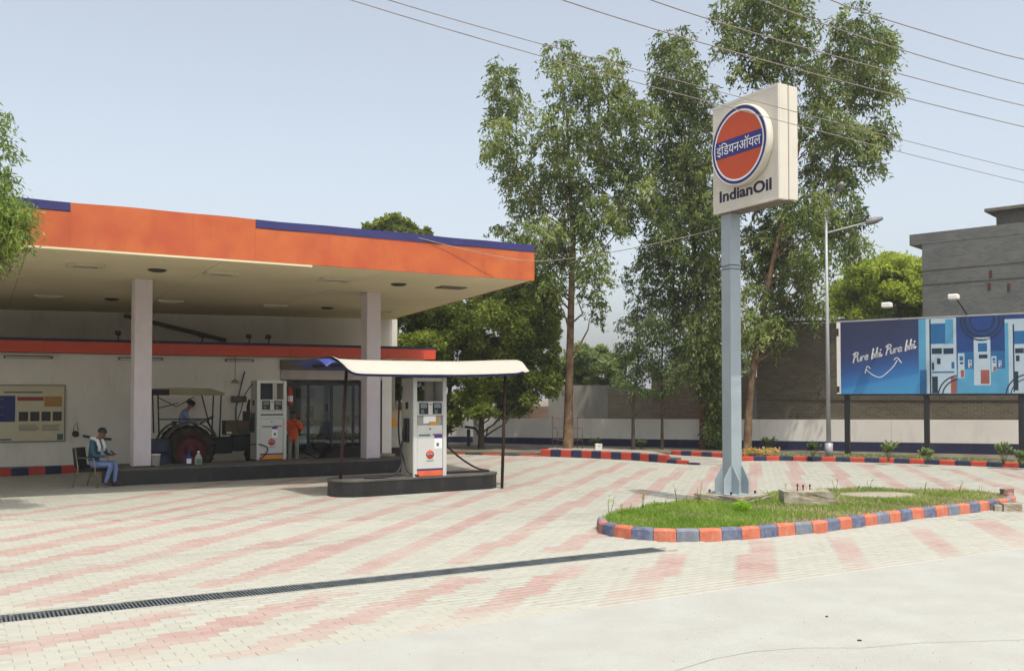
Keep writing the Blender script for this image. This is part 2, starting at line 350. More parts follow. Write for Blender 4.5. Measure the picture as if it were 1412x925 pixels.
# ------------------------------------------------------------------ SETTING: ground, road, paving
g = MB().add([(-900, -300, -0.06), (900, -300, -0.06), (900, 1500, -0.06), (-900, 1500, -0.06)], [(0, 1, 2, 3)]).build('ground', soil); tag(g, kind='structure')
U = Vector((math.cos(PANG), math.sin(PANG), 0)); V = Vector((-math.sin(PANG), math.cos(PANG), 0))
def uv(u, v, z=0.0):
    p = EDGE_A + U * u + V * v; return Vector((p.x, p.y, z))
vs = [uv(-40, -0.004, 0), uv(-40, -14, 0), uv(45, -14, 0), uv(45, -0.004, 0)]
road = MB().add([*vs, *[v - Vector((0, 0, 0.1)) for v in vs]], [(0, 1, 2, 3), (4, 0, 3, 7), (0, 4, 5, 1), (1, 5, 6, 2), (2, 6, 7, 3)]).build('concrete_road', paleconc); tag(road, kind='structure')
# a hairline crack in the road
c0 = [G(930, 925), G(985, 908), G(1040, 898), G(1110, 893), G(1190, 893), G(1270, 886), G(1340, 884), G(1412, 882), G(1480, 878)]
mb = MB()
for a, b in zip(c0, c0[1:]):
    d = (b - a).normalized(); s = Vector((-d.y, d.x, 0)) * 0.0028
    mb.add([a - s + Vector((0,0,.004)), b - s + Vector((0,0,.004)), b + s + Vector((0,0,.004)), a + s + Vector((0,0,.004))], [(0, 1, 2, 3)])
mb.build('road_crack', mat('crack_dirt', lin((194, 190, 176), .58), 0.95), road)
# bedding under the pavers
# drain line (pixel measured edge points)
DR_A, DR_B = G(0, 858), G(925, 760.5)
DA2 = G(0, 846.5)
DRANG = PANG
drv = (DR_A - EDGE_A).dot(V); drw = 0.34
dr_u1 = (G(925, 760) - EDGE_A).dot(U)
bm_ = MB(); zb0 = -0.005
for (ua, ub, va, vb) in ((-40, 60, 0, drv - .01), (-40, 60, drv + drw + .01, 45), (dr_u1 + .01, 60, drv - .01, drv + drw + .01)):
    bm_.add([uv(ua, va, zb0), uv(ub, va, zb0), uv(ub, vb, zb0), uv(ua, vb, zb0)], [(0, 1, 2, 3)])
bed = bm_.build('forecourt_paving', sandm); tag(bed, kind='structure')
# red stripes, centre lines read from the photograph
ST = [[(0,898),(230,847)], [(100,922),(457,819)], [(330,905),(500,849),(641,799)], [(610,868),(797,781)], [(850,838),(935,765)], [(1038,816),(1047,748)],
 [(1192,794),(1157,743)], [(1326,778),(1263,729)], [(1430,757),(1353,718)], [(1470,720),(1412,704)],
 [(0,712),(200,684),(330,662)], [(0,728),(198,700),(340,674),(440,655)], [(0,745),(142,721),(283,694),(400,672),(500,652)], [(0,765),(170,729),(312,702),(400,684),(466,671),(560,650)],
 [(0,787),(142,756),(283,726.6),(400,701),(468,684),(600,652)], [(0,816),(142,782),(184,773),(283,745),(400,718),(485,694),(614,661),(713,630)],
 [(62,831),(198,799),(312,768),(400,744),(542,702),(610,684),(706,655),(776,636)], [(286,807),(340,796),(400,778),(485,747),(598,708),(669,682),(726,667),(800,643),(822,634)],
 [(496,789),(570,756),(655,716),(740,687),(800,665),(845,645),(862,638)], [(629,774),(697,745),(740,722),(800,691),(850,668),(900,645)],
 [(768,759),(800,745),(830,730),(875,689),(946,645)], [(905,722),(943,696),(993,643),(1000,635)], [(1020,735),(1031,692),(1042,638)], [(1120,720),(1103,674),(1092,636)],
 [(1230,720),(1174,675),(1146,638)], [(1300,710),(1244,675),(1193,640)], [(1324,675),(1254,646),(1240,640)], [(1420,682),(1308,647)], [(1460,672),(1372,648)],
 [(614,632),(676,625)], [(614,641),(713,627)], [(600,654),(658,643),(743,629)], [(1440,660),(1412,653),(1390,648)]]
SEG = []
for st in ST:
    q = [G(*p) for p in st]
    SEG += [(a.x, a.y, b.x, b.y) for a, b in zip(q, q[1:])]
SEG = np.array(SEG)
PL, PW, AM = 0.22, 0.11, 0.004
gu = np.arange(-18, 30, PL); gv = np.arange(0.0, 33, PW)
jj, ii = np.meshgrid(np.arange(len(gv)), np.arange(len(gu)), indexing='ij')
rake = np.cumsum(np.full(len(gv), 0.11)) % PL
cu = gu[ii] + rake[jj] + PL / 2; cv = gv[jj] + PW / 2
cu = cu.ravel(); cv = cv.ravel()
cx = EDGE_A.x + U.x * cu + V.x * cv; cyy = EDGE_A.y + U.y * cu + V.y * cv
keep = (cyy > 6.6) & (cyy < 33) & (np.abs(cx) < 0.545 * cyy + 5.0)
keep &= ~((np.abs(cv - drv - drw / 2) < drw / 2 + PW * 0.62) & (cu < dr_u1 + 0.1))
# planted island is open ground under its turf
ISL_F = [(821.7,727),(826,735),(842,739),(870.5,743.3),(921,746.6),(956,746.6),(993.4,745.5),(1028.6,743.3),(1061.5,740.5),(1088,738),(1136,734),(1181,727),(1221,721.7),(1261,716),(1298.7,711.6),(1334,707.6),(1367,703),(1392,700),(1402,696),(1396,688)]
islf = [G(*p) for p in ISL_F]
ISL_B = [(1355,678),(1290,674.5),(1220,674),(1150,675),(1085,678),(1040,682),(985,685),(930,692),(880,700),(845,708),(828,716)]
islb = [G(*p, 0.10) for p in ISL_B]; islb = [Vector((p.x, p.y, 0)) for p in islb]
def inpoly(x, y, poly):
    r = np.zeros(x.shape, bool); n = len(poly)
    for i in range(n):
        a, b = poly[i], poly[(i + 1) % n]
        c = ((a.y > y) != (b.y > y)) & (x < (b.x - a.x) * (y - a.y) / (b.y - a.y + 1e-12) + a.x); r ^= c
    return r
islpoly = islf + islb
keep &= ~inpoly(cx, cyy, islpoly)
cu, cv, cx, cyy = cu[keep], cv[keep], cx[keep], cyy[keep]
dmin = np.full(len(cx), 9.0)
for (ax, ay, bx_, by) in SEG:
    dx, dy = bx_ - ax, by - ay; L2 = dx*dx + dy*dy
    t = np.clip(((cx - ax) * dx + (cyy - ay) * dy) / L2, 0, 1)
    dmin = np.minimum(dmin, np.hypot(cx - ax - t*dx, cyy - ay - t*dy))
isred = dmin < np.where(cyy > 13, 0.17, 0.178)
base = np.array([(-PL/2, -PW/2), (-PL/4, -PW/2 + AM), (0, -PW/2), (PL/4, -PW/2 + AM), (PL/2, -PW/2), (PL/2, PW/2), (PL/4, PW/2 + AM), (0, PW/2), (-PL/4, PW/2 + AM), (-PL/2, PW/2)])
def ring(ins):
    b = base.copy(); b[:, 0] *= (PL/2 - ins) / (PL/2); b[:, 1] -= np.where(np.arange(10) < 5, -ins, ins); return b
r_top, r_mid = ring(0.0036), ring(0.0012)
def paver_verts(u, v, dz):
    k = len(u); out = np.empty((k, 30, 3))
    for q, (rg, z) in enumerate(((r_mid, -0.03), (r_mid, -0.003), (r_top, 0.0))):
        lu = u[:, None] + rg[None, :, 0]; lv = v[:, None] + rg[None, :, 1]
        out[:, q*10:q*10+10, 0] = EDGE_A.x + U.x*lu + V.x*lv; out[:, q*10:q*10+10, 1] = EDGE_A.y + U.y*lu + V.y*lv; out[:, q*10:q*10+10, 2] = z + dz[:, None]
    return out
order = np.argsort(cyy + 0.0 * cx); vis = np.abs(cx) < 0.543 * cyy
near = [i for i in order if vis[i]][:300]; nearset = np.zeros(len(cx), bool); nearset[near] = True
far = np.where(~nearset)[0]
dz = rng.normal(0, 0.0012, len(cx)); dz = np.clip(dz, -0.003, 0.003)
mid = far[cyy[far] < 15.5]; away = far[cyy[far] >= 15.5]
pv = paver_verts(cu[mid], cv[mid], dz[mid])
quads = [(q*10+k, q*10+(k+1) % 10, (q+1)*10+(k+1) % 10, (q+1)*10+k) for q in range(2) for k in range(10)]
tops = [(20, 21, 28, 29), (21, 22, 27, 28), (22, 23, 26, 27), (23, 24, 25, 26)]
fb = np.array(quads + tops); nf = len(fb)
allf = (fb[None] + (np.arange(len(mid)) * 30)[:, None, None]).reshape(-1, 4)
pv2 = paver_verts(cu[away], cv[away], dz[away])[:, 20:30]; f2 = np.array(tops) - 20
allf2 = (f2[None] + (np.arange(len(away)) * 10)[:, None, None]).reshape(-1, 4) + len(mid) * 30
pf = npmesh('paver_field', np.concatenate([pv.reshape(-1, 3), pv2.reshape(-1, 3)]), np.concatenate([allf, allf2]), [pav_c, pav_r], bed,
            mi=np.concatenate([np.repeat(isred[mid].astype(int), nf), np.repeat(isred[away].astype(int), 4)])); tag(pf, kind='stuff')
proto = {}
for red in (0, 1):
    z = np.zeros(1); q = paver_verts(z, z, z)[0] - np.array([EDGE_A.x, EDGE_A.y, 0])
    me = bpy.data.meshes.new('paver'); me.from_pydata(q.tolist(), [], [tuple(f) for f in fb.tolist()]); me.materials.append(pav_r if red else pav_c); proto[red] = me
for i in near:
    o = bpy.data.objects.new('paver', proto[int(isred[i])]); SC.collection.objects.link(o); o.parent = bed
    o.location = (cx[i], cyy[i], dz[i])

# ------------------------------------------------------------------ drain grating
drw_gap = 0
t = thing('drain_grate', 'long dark iron drainage grating running across the pale forecourt paving', 'drain', uv(0, drv, 0), PANG)
LP = 1.0; u0 = -9.0; L = dr_u1 - u0; n = int(L / LP) + 1; LP = L / n
bx('channel', (u0, 0, -0.3), (dr_u1, drw, -0.22), black, t)
mb = MB(); mb.box((u0, -0.025, -0.3), (dr_u1, 0.0, -0.001)); mb.box((u0, drw, -0.3), (dr_u1, drw + 0.025, -0.001)); mb.box((dr_u1, -0.025, -0.3), (dr_u1 + 0.02, drw + 0.025, -0.001))
mb.build('channel_edge', paleconc, t)
mb = MB(); nb = 24
for k in range(nb):
    x = 0.03 + (LP - 0.06) * (k + 0.5) / nb; mb.box((x - 0.0085, 0.015, -0.035), (x + 0.0085, drw - 0.015, -0.004))
mb.box((0.006, 0.003, -0.04), (0.022, drw - 0.003, -0.002)); mb.box((LP - 0.022, 0.003, -0.04), (LP - 0.006, drw - 0.003, -0.002))
mb.box((0.022, 0.003, -0.04), (LP - 0.022, 0.015, -0.002)); mb.box((0.022, drw - 0.015, -0.04), (LP - 0.022, drw - 0.003, -0.002))
gp = mb.build('grating_panel', darkmetal, t); gp.location = (u0, 0, 0)
for k in range(1, n):
    o = gp.copy(); SC.collection.objects.link(o); o.parent = t; o.location = (u0 + k * LP, random.uniform(-0.003, 0.003), random.uniform(-0.004, 0.002))

# ------------------------------------------------------------------ kerbs
def kerb(name, label, pts, h, wdt, lens, mats, inner, taper=None, group=None, nmode='stone'):
    """stones along polyline pts; 'inner' +1 -> width grows to the left of the walking direction"""
    t = thing(name, label, 'kerb', (0, 0, 0), 0, group)
    d = [0]; 
    for a, b in zip(pts, pts[1:]): d.append(d[-1] + (b - a).length)
    tot = d[-1]
    def at(s):
        s = min(max(s, 0), tot)
        for i in range(len(pts) - 1):
            if s <= d[i+1] + 1e-9: return pts[i].lerp(pts[i+1], (s - d[i]) / max(d[i+1] - d[i], 1e-9))
        return pts[-1]
    cnt = max(1, round(tot / lens)); L = tot / cnt
    for k in range(cnt):
        s0, s1 = k * L + 0.004, (k + 1) * L - 0.004; ns = 4
        vs = []; 
        hh = h if taper is None else h * taper(k / max(cnt-1, 1)); jx = random.uniform(-0.004, 0.004); jz = random.uniform(-0.004, 0.004)
        for j in range(ns + 1):
            s = s0 + (s1 - s0) * j / ns; p = at(s); dd = (at(s + 0.1) - at(s - 0.1)).normalized(); nn = Vector((-dd.y, dd.x, 0)) * inner
            c = 0.03 * min(1, hh / 0.12)
            e = 0.006 if j in (0, ns) else 0
            for (o_, z) in ((jx + e, -0.05), (jx + 0.012 + e, hh - c - e), (jx + c + 0.012, hh - e + jz), (wdt - c, hh - e + jz), (wdt - e, hh - c - e), (wdt - e, -0.05)):
                q = p + nn * o_; vs.append((q.x, q.y, z))
        fs = []
        for j in range(ns):
            for m_ in range(5):
                f = (j*6+m_, (j+1)*6+m_, (j+1)*6+m_+1, j*6+m_+1); fs.append(f if inner > 0 else f[::-1])
        a = tuple(range(6)); b = tuple(ns*6 + i for i in range(6)); fs += [a, b[::-1]] if inner > 0 else [a[::-1], b]
        m = mats[k % len(mats)]
        MB().add(vs, fs).build('kerb_stone', m, t)
    return t
kerb('painted_island_kerb', 'faded orange and navy kerb curving around the grass island under the tall sign', islf, 0.17, 0.15, 0.335, [kerb_g, kerb_o, kerb_n, kerb_o, kerb_n, kerb_o], 1)
# far kerbs
A = [G(745, 629), G(800, 631), (G(870, 634.5)), G(936, 639.5), G(962, 641)]
kerb('painted_median_kerb', 'short bright red and navy kerb in front of the tall tan eucalyptus trunk', A, 0.25, 0.15, 0.38, [kerb_r2, kerb_n2], 1, taper=lambda f: 1 if f < 0.85 else 0.5 if f < 0.95 else 0.25)
A2 = [G(520, 623.5), G(600, 625), G(680, 627.5), G(742, 629)]
kerb('low_painted_kerb', 'low worn red and navy kerb almost flush with the paving behind the shaded pump', A2, 0.05, 0.15, 0.7, [kerb_r2, kerb_n2], 1)
A3 = [G(1022, 635.5), G(1080, 635), G(1160, 636.5), G(1250, 639), G(1330, 642), G(1412, 645.5), G(1500, 650), G(1600, 655)]
kerb('painted_verge_kerb', 'long red and navy kerb along the planted strip below the billboard', A3, 0.15, 0.15, 0.42, [kerb_r2, kerb_n2], 1)
A4 = [G(925, 627), G(965, 629), G(1010, 631.5), G(1040, 633)]
kerb('painted_side_kerb', 'short red and navy kerb beside the base of the reddish eucalyptus trunk', A4, 0.16, 0.15, 0.42, [kerb_r2, kerb_n2], 1)
KL = [G(-60, 660), G(0, 657), G(60, 654), G(112, 651), G(150, 649)]
kerb('painted_wall_kerb', 'red and navy kerb in the shade below the notice board wall', KL, 0.2, 0.15, 0.4, [kerb_r2, kerb_n2], 1)
# planting strips behind the far kerbs
def sheet(name, pts, h, m, kind='structure', thick=0.2):
    n = len(pts); v = [(p.x, p.y, h) for p in pts] + [(p.x, p.y, h - thick) for p in pts]
    f = [tuple(range(n))] + [(i, n+i, n+(i+1) % n, (i+1) % n) for i in range(n)]
    o = MB().add(v, f).build(name, m); tag(o, kind=kind); return o
WL = Vector((-3.6, 40.6, 0)); WR = Vector((17.6, 30.9, 0)); WD = (WR - WL).normalized(); WANG = math.atan2(WD.y, WD.x); WN = Vector((-WD.y, WD.x, 0))
def wl(s, off=0.0, z=0.0): p = WL + WD * s + WN * off; return Vector((p.x, p.y, z))
medtop = [p + Vector((0.1, 0.16, 0)) for p in A] + [G(1000, 641), G(985, 632), G(925, 627)+Vector((0,0,0)), G(860, 622.0), G(745, 619)]
sheet('median_top', medtop, 0.012, mat('pale_verge_concrete', lin((196, 190, 174)), 0.9, vary=0.12, scale=1.5, bump=0.3), thick=0.1)
ms = [A[0] + Vector((0.1,0.16,0)), A[1] + Vector((0.1,0.16,0)), A[2] + Vector((0.1,0.16,0)), A[3] + Vector((0.1,0.16,0)), G(900, 622, 0.18), G(830, 618.5, 0.18), G(760, 616.5, 0.18)]
sheet('median_paving', ms, 0.18, mat('pale_verge_concrete', lin((196, 190, 174)), 0.9), thick=0.2)
strip = [A2[0] + Vector((0, .15, 0)), A2[2] + Vector((0, .15, 0)), A2[3] + Vector((0, .15, 0)), ms[6], ms[5], ms[4], A4[0] + Vector((.1,.15,0)), A4[3] + Vector((.1,.15,0)), A3[1] + Vector((.1,.15,0)), A3[3] + Vector((.1,.15,0)), A3[5] + Vector((.1,.15,0)), A3[7] + Vector((.1,.15,0)), wl(26, -0.05), wl(-6, -0.05)]
sheet('planting_strip', strip, 0.10, mat('shaded_verge_soil', lin((160, 148, 126)), 0.95, col2=lin((112, 104, 84)), scale=1.2, bump=0.6, bscale=12, dirt=0.5, dirtcol=lin((110, 116, 70))), thick=0.2)

# ------------------------------------------------------------------ planted island
def inset(poly, d):
    c = sum(poly, Vector()) / len(poly); return [p + (c - p).normalized() * d for p in poly]
sheet('island_soil', [p for p in inset(islf, 0.12)] + islb, 0.105, mat('island_turf_soil', lin((128, 122, 70)), 0.95, col2=lin((96, 104, 52)), scale=3, bump=0.5, bscale=20, dirt=0.5, dirtcol=lin((186, 168, 120))), thick=0.15)
def blades(poly, n, z, hmin, hmax, wd, m, name, dens=None, lean=0.5):
    xs = [p.x for p in poly]; ys = [p.y for p in poly]
    x = rng.uniform(min(xs), max(xs), n * 3); y = rng.uniform(min(ys), max(ys), n * 3)
    k = inpoly(x, y, poly)
    nz = np.sin(x*2.3+1)*np.cos(y*3.1) + np.sin(x*5.1+y*4.3)*0.6
    if dens is not None: k &= rng.random(n*3) < dens(x, y, nz)
    x, y, nz = x[k][:n], y[k][:n], nz[k][:n]; c = len(x)
    h = rng.uniform(hmin, hmax, c) * (1 + 0.25 * nz); a = rng.uniform(0, 2*np.pi, c); lx = rng.normal(0, lean, c) * h; ly = rng.normal(0, lean, c) * h
    v = np.zeros((c, 4, 3)); dx, dy = np.cos(a) * wd, np.sin(a) * wd
    v[:, 0] = np.stack([x - dx, y - dy, np.full(c, z)], 1); v[:, 1] = np.stack([x + dx, y + dy, np.full(c, z)], 1)
    v[:, 2] = np.stack([x + dx*.6 + lx*.5, y + dy*.6 + ly*.5, z + h*.6], 1); v[:, 3] = np.stack([x + lx, y + ly, z + h], 1)
    f = np.arange(c * 4).reshape(c, 4)[:, [0, 1, 2, 3]]
    o = npmesh(name, v.reshape(-1, 3), f, m); return o
gpoly = inset(islf, 0.16) + islb
def idens(x, y, nz):
    px = 706 + x / y * F
    left = np.clip((1120 - px) / 130, 0.0, 1); left = 0.16 + 0.8 * left
    return np.clip(left + 0.5 * nz, 0.0, 1)
go = blades(gpoly, 42000, 0.10, 0.025, 0.085, 0.006, grassm, 'grass', idens); tag(go, 'short green turf with dry patches filling the kerbed island', 'grass', kind='stuff')
# dry yellow bits
dry = leafmat('dry_grass_blade', (0.30, 0.26, 0.12), (0.40, 0.34, 0.18), (0.5, 0.44, 0.25), 0.3)
go = blades(gpoly, 14000, 0.10, 0.02, 0.07, 0.007, dry, 'dry_grass', lambda x, y, nz: np.clip(0.25 - 0.3*nz + (706 + x/y*F > 1060) * 0.6, 0, 1)); tag(go, 'dry straw coloured grass tufts among the turf of the kerbed island', 'grass', kind='stuff')
verge = [A3[1] + Vector((.1,.3,0)), A3[3] + Vector((.1,.3,0)), A3[5] + Vector((.1,.3,0)), A3[6] + Vector((.1,.3,0)), A3[6] + Vector((.3,1.6,0)), A3[3] + Vector((.3,1.5,0)), A3[1] + Vector((.2,1.4,0))]
go = blades(verge, 4200, 0.10, 0.04, 0.13, 0.014, palel, 'verge_grass', lambda x, y, nz: np.clip(0.4 + 0.5*nz, 0.02, 1)); tag(go, 'patchy pale grass growing behind the long kerb under the billboard', 'grass', kind='stuff')

def weed(px, py, h0, hgt, label, n=9, m=None, spread=0.12, lsize=0.05, group='small weeds on the kerbed island', name='weed_plant', cat='plant', Yv=None):
    p = G(px, py, h0)
    t = thing(name, label, cat, p, 0, group)
    mb = MB(); lv = []; 
    for k in range(max(2, n // 3)):
        a = random.uniform(0, 6.28); tip = Vector((math.cos(a) * spread * random.uniform(.3, 1), math.sin(a) * spread * random.uniform(.3, 1), hgt * random.uniform(0.7, 1)))
        mid = tip * 0.5 + Vector((random.uniform(-.02, .02), 0, hgt * .08)); mb.tube([(0, 0, -0.02), mid, tip], [0.005, 0.004, 0.002], 5); lv.append((mid, tip))
    mb.build('stem', MATS['stem_green'], t)
    v = []; f = []
    for (mid, tip) in lv:
        for q in range(n):
            c = mid.lerp(tip, random.uniform(0.1, 1.05)); d = Vector((random.uniform(-1, 1), random.uniform(-1, 1), random.uniform(-.2, .9))).normalized(); s = d.cross(Vector((0, 0, 1))).normalized()
            ls = lsize * random.uniform(.6, 1.2); i = len(v); v += [c, c + d*ls*.5 + s*ls*.28, c + d*ls, c + d*ls*.5 - s*ls*.28]; f.append((i, i+1, i+2, i+3))
    MB().add(v, f).build('leaves', m or lime, t)
    return t
mat('stem_green', (0.12, 0.13, 0.05), 0.8)
weed(840, 712, 0.1, 0.36, 'leafy weed at the left tip of the kerbed island, broadest of the row', 8, spread=0.16, lsize=0.07)
weed(886, 703, 0.1, 0.34, 'leafy weed second from the left tip of the kerbed island', 7, spread=0.10, lsize=0.065)
weed(934, 696, 0.1, 0.36, 'thin two-stemmed weed between the left tip and the sign footing', 4, spread=0.14, lsize=0.05)
weed(963, 695, 0.1, 0.42, 'tallest weed on the island just left of the sign footing', 6, spread=0.16, lsize=0.055)
weed(1056, 686, 0.1, 0.22, 'small thin weed between sign pole and broken concrete block', 3, spread=0.14, lsize=0.04)
weed(1080, 684, 0.1, 0.22, 'single-stemmed weed touching the left side of the concrete block', 3, spread=0.05, lsize=0.05)
weed(1152, 678, 0.1, 0.34, 'leaning weed at the right side of the concrete block', 4, spread=0.16, lsize=0.045)
weed(1199, 676, 0.1, 0.26, 'thin weed behind the pale slab on the island', 4, spread=0.15, lsize=0.045)
weed(1276, 678, 0.1, 0.24, 'small weed on the right half of the island', 3, spread=0.05, lsize=0.05)
weed(1322, 680, 0.1, 0.3, 'wispy weed near the right end of the island', 4, spread=0.15, lsize=0.04)
for i, (px, py) in enumerate([(858,708),(868,706),(905,700),(918,699),(948,697),(1350,684)]):
    weed(px, py, 0.1, random.uniform(.14, .22), ['tiny weed just right of the broadest leafy weed', 'tiny weed midway between two leafy weeds at the island tip', 'tiny weed right of the second leafy weed', 'tiny weed left of the two-stemmed weed', 'tiny weed right of the two-stemmed weed', 'tiny weed closest to the right end of the island'][i], 3, spread=0.06, lsize=0.045)

def crownleaves(centres, radii, n, size, asp, droop=0.0, shell=0.35):
    """n leaves spread in ellipsoids -> arrays"""
    c = np.array(centres); r = np.array(radii); w_ = (r[:, 0]*r[:, 2]); w_ /= w_.sum()
    idx = rng.choice(len(c), n, p=w_)
    d = rng.normal(size=(n, 3)); d /= np.linalg.norm(d, axis=1)[:, None]
    rad = rng.random(n) ** shell
    p = c[idx] + d * r[idx] * rad[:, None]
    a = rng.normal(size=(n, 3)); a[:, 2] -= droop; a /= np.linalg.norm(a, axis=1)[:, None]
    b = np.cross(a, rng.normal(size=(n, 3))); b /= np.linalg.norm(b, axis=1)[:, None]
    L = size * rng.uniform(.6, 1.3, n)
    v = np.empty((n, 4, 3)); v[:, 0] = p; v[:, 1] = p + a*(L*.5)[:, None] + b*(L*asp*.5)[:, None]; v[:, 2] = p + a*L[:, None]; v[:, 3] = p + a*(L*.5)[:, None] - b*(L*asp*.5)[:, None]
    return v.reshape(-1, 3), np.arange(n*4).reshape(n, 4)
def sprays(centres, radii, per_m2, seg=20, L=0.22, asp=0.3, fall=1.0):
    """drooping strings of long leaves"""
    c = np.array(centres); r = np.array(radii); V_ = []
    for i in range(len(c)):
        ns = max(4, int(per_m2 * math.pi * r[i, 0] * r[i, 2]))
        d = rng.normal(size=(ns, 3)); d /= np.linalg.norm(d, axis=1)[:, None]; p0 = c[i] + d * r[i] * (rng.random(ns) ** 0.45)[:, None]
        out = d.copy(); out[:, 2] = np.abs(out[:, 2]) * 0.2; k = rng.uniform(0.25, 1.0, ns) * fall
        for s in range(seg):
            t = (s + rng.random(ns)) / seg
            q = p0 + out * (0.35 * k * t)[:, None] + np.stack([rng.normal(0, .08, ns), rng.normal(0, .08, ns), 0.25*k*t - 0.85*k*t*t], 1)
            a = np.stack([out[:, 0]*0.3 + rng.normal(0, .5, ns), out[:, 1]*0.3 + rng.normal(0, .5, ns), -0.65 + rng.normal(0, .5, ns)], 1); a /= np.linalg.norm(a, axis=1)[:, None]
            b = np.cross(a, rng.normal(size=(ns, 3))); b /= np.linalg.norm(b, axis=1)[:, None]; LL = L * rng.uniform(.6, 1.25, ns)
            v = np.empty((ns, 4, 3)); v[:, 0] = q; v[:, 1] = q + a*(LL*.45)[:, None] + b*(LL*asp*.5)[:, None]; v[:, 2] = q + a*LL[:, None]; v[:, 3] = q + a*(LL*.45)[:, None] - b*(LL*asp*.5)[:, None]
            V_.append(v)
    v = np.concatenate(V_).reshape(-1, 3); return v, np.arange(len(v)).reshape(-1, 4)
def branches(mb, trunk, centres, rb, jit=0.25):
    """limbs from the trunk polyline to clump centres"""
    for c in centres:
        c = Vector(c); best = None
        zt = max(trunk[0][0].z + 0.5, c.z - 0.9 * math.hypot(c.x - trunk[-1][0].x, c.y - trunk[-1][0].y) - 0.8)
        for (a, ra), (b, rb_) in zip(trunk, trunk[1:]):
            if a.z <= zt <= b.z: f_ = (zt - a.z) / max(b.z - a.z, 1e-6); best = (a.lerp(b, f_), ra + (rb_ - ra) * f_)
        if best is None: best = (trunk[-1][0], trunk[-1][1])
        p, r0 = best; pts = []
        for k in range(6):
            t = k / 5; q = p.lerp(c, t); q.z += 0.0; q += Vector((random.uniform(-1, 1), random.uniform(-1, 1), random.uniform(-.5, .5))) * jit * math.sin(t * 3.14)
            q.z -= 0.12 * (c - p).length * math.sin(t * 3.14) * 0.6; pts.append(q)
        mb.tube(pts, [max(0.010, min(r0 * 0.35, rb * .62) * (1 - 0.8 * k / 5)) for k in range(6)], 6, caps=False)
def euctree(name, label, Y, trunkpx, clumps, leaf, bk, r0, dens=9.0, L=0.2, asp=0.3, fall=1.0, depth=1.3, extra=None, seg=20, group=None, base=None, cat='tree'):
    pts = [P(x, y, Y) for x, y in trunkpx]; base = pts[0].copy(); base.z = 0.05
    t = thing(name, label, cat, base, 0, group); off = base
    tot = len(pts); trunk = [(p - off, r0 * (1 - 0.88 * i / (tot - 1))) for i, p in enumerate(pts)]; trunk[0] = (Vector((0, 0, -0.1)), r0 * 1.15)
    k = Y / F; cs = []; rs = []
    for (x, y, rx, ry) in clumps:
        y -= 9; rx *= random.uniform(.84, 1.1); ry *= random.uniform(.8, 1.05)
        p = P(x, y, Y + random.uniform(-depth, depth)) - off; cs.append(tuple(p)); rs.append((rx * k, (rx + ry) * .5 * k, ry * k))
    mb = MB(); mb.tube([a for a, b in trunk], [b for a, b in trunk], 10, caps=False)
    mb.build('trunk', bk, t)
    mb = MB(); branches(mb, trunk, cs, r0 * 0.42); mb.build('bough', bk, t)
    v, f = sprays(cs, rs, dens * 4.8, seg, L * .92, asp * 1.12, fall * 1.0); npmesh('crown', v, f, leaf, t)
    return t
def broadtree(name, label, Y, trunkpx, clumps, leaf, bk, r0, n, size=0.13, asp=0.55, depth=1.0, group=None, cat='tree', h0=0.05, sub=7):
    pts = [P(x, y, Y) for x, y in trunkpx]; base = pts[0].copy(); base.z = h0
    t = thing(name, label, cat, base, 0, group); off = base; tot = len(pts)
    trunk = [(p - off, r0 * (1 - 0.7 * i / (tot - 1))) for i, p in enumerate(pts)]; trunk[0] = (Vector((0, 0, -0.1)), r0 * 1.2)
    k = Y / F; big = []; cs = []; rs = []
    for (x, y, rx, ry) in clumps:
        c = P(x, y, Y + random.uniform(-depth, depth)) - off; big.append(tuple(c)); R_ = Vector((rx*k, (rx+ry)*.5*k, ry*k))
        for q in range(sub):
            d = Vector((random.gauss(0, 1), random.gauss(0, 1), random.gauss(0, 1))).normalized() * random.random() ** .4
            cs.append((c.x + d.x*R_.x, c.y + d.y*R_.y, c.z + d.z*R_.z)); s = random.uniform(.34, .6); rs.append((R_.x*s, R_.y*s, R_.z*s*.85))
    mb = MB(); mb.tube([a for a, b in trunk], [b for a, b in trunk], 9, caps=False); mb.build('trunk', bk, t)
    mb = MB(); branches(mb, trunk, big, r0 * 0.5); mb.build('bough', bk, t)
    v, f = crownleaves(cs, rs, n, size, asp, 0.3, 0.5); npmesh('crown', v, f, leaf, t)
    return t

# ------------------------------------------------------------------ CANOPY over the main pumps
CA = R(29.5); CU = Vector((math.cos(CA), math.sin(CA), 0)); FR = Vector((0.515, 22.6, 0))
can = thing('pump_canopy', 'large flat forecourt canopy with orange and blue fascia and cream ceiling', 'canopy', FR, CA)
CINV = (Matrix.Translation(FR) @ Matrix.Rotation(CA, 4, 'Z')).inverted()
def cl(p): return CINV @ Vector(p)
ZC, ZT = 4.82, 5.66; LEN = 17.0
bR = cl((-4.38, 34.1, 0)); bL = cl((-16.3, 30.35, 0)); bd = (bL - bR).normalized(); bLL = bR + bd * ((-LEN - bR.x) / bd.x)
def back_y(x): return bR.y + (x - bR.x) * (bLL.y - bR.y) / (bLL.x - bR.x)
def right_x(y): return bR.x * y / bR.y
MB().prism([(-LEN + .02, .05), (-.05, .05), (bR.x - .05, bR.y - .03), (bLL.x + .02, bLL.y - .03)], ZC + 0.03, ZT - 0.06).build('roof', mat('roof_grey', (0.3, 0.3, 0.29), 0.9), can)
seams = [0, -3.6, -7.2, -10.8, -14.4, -LEN]
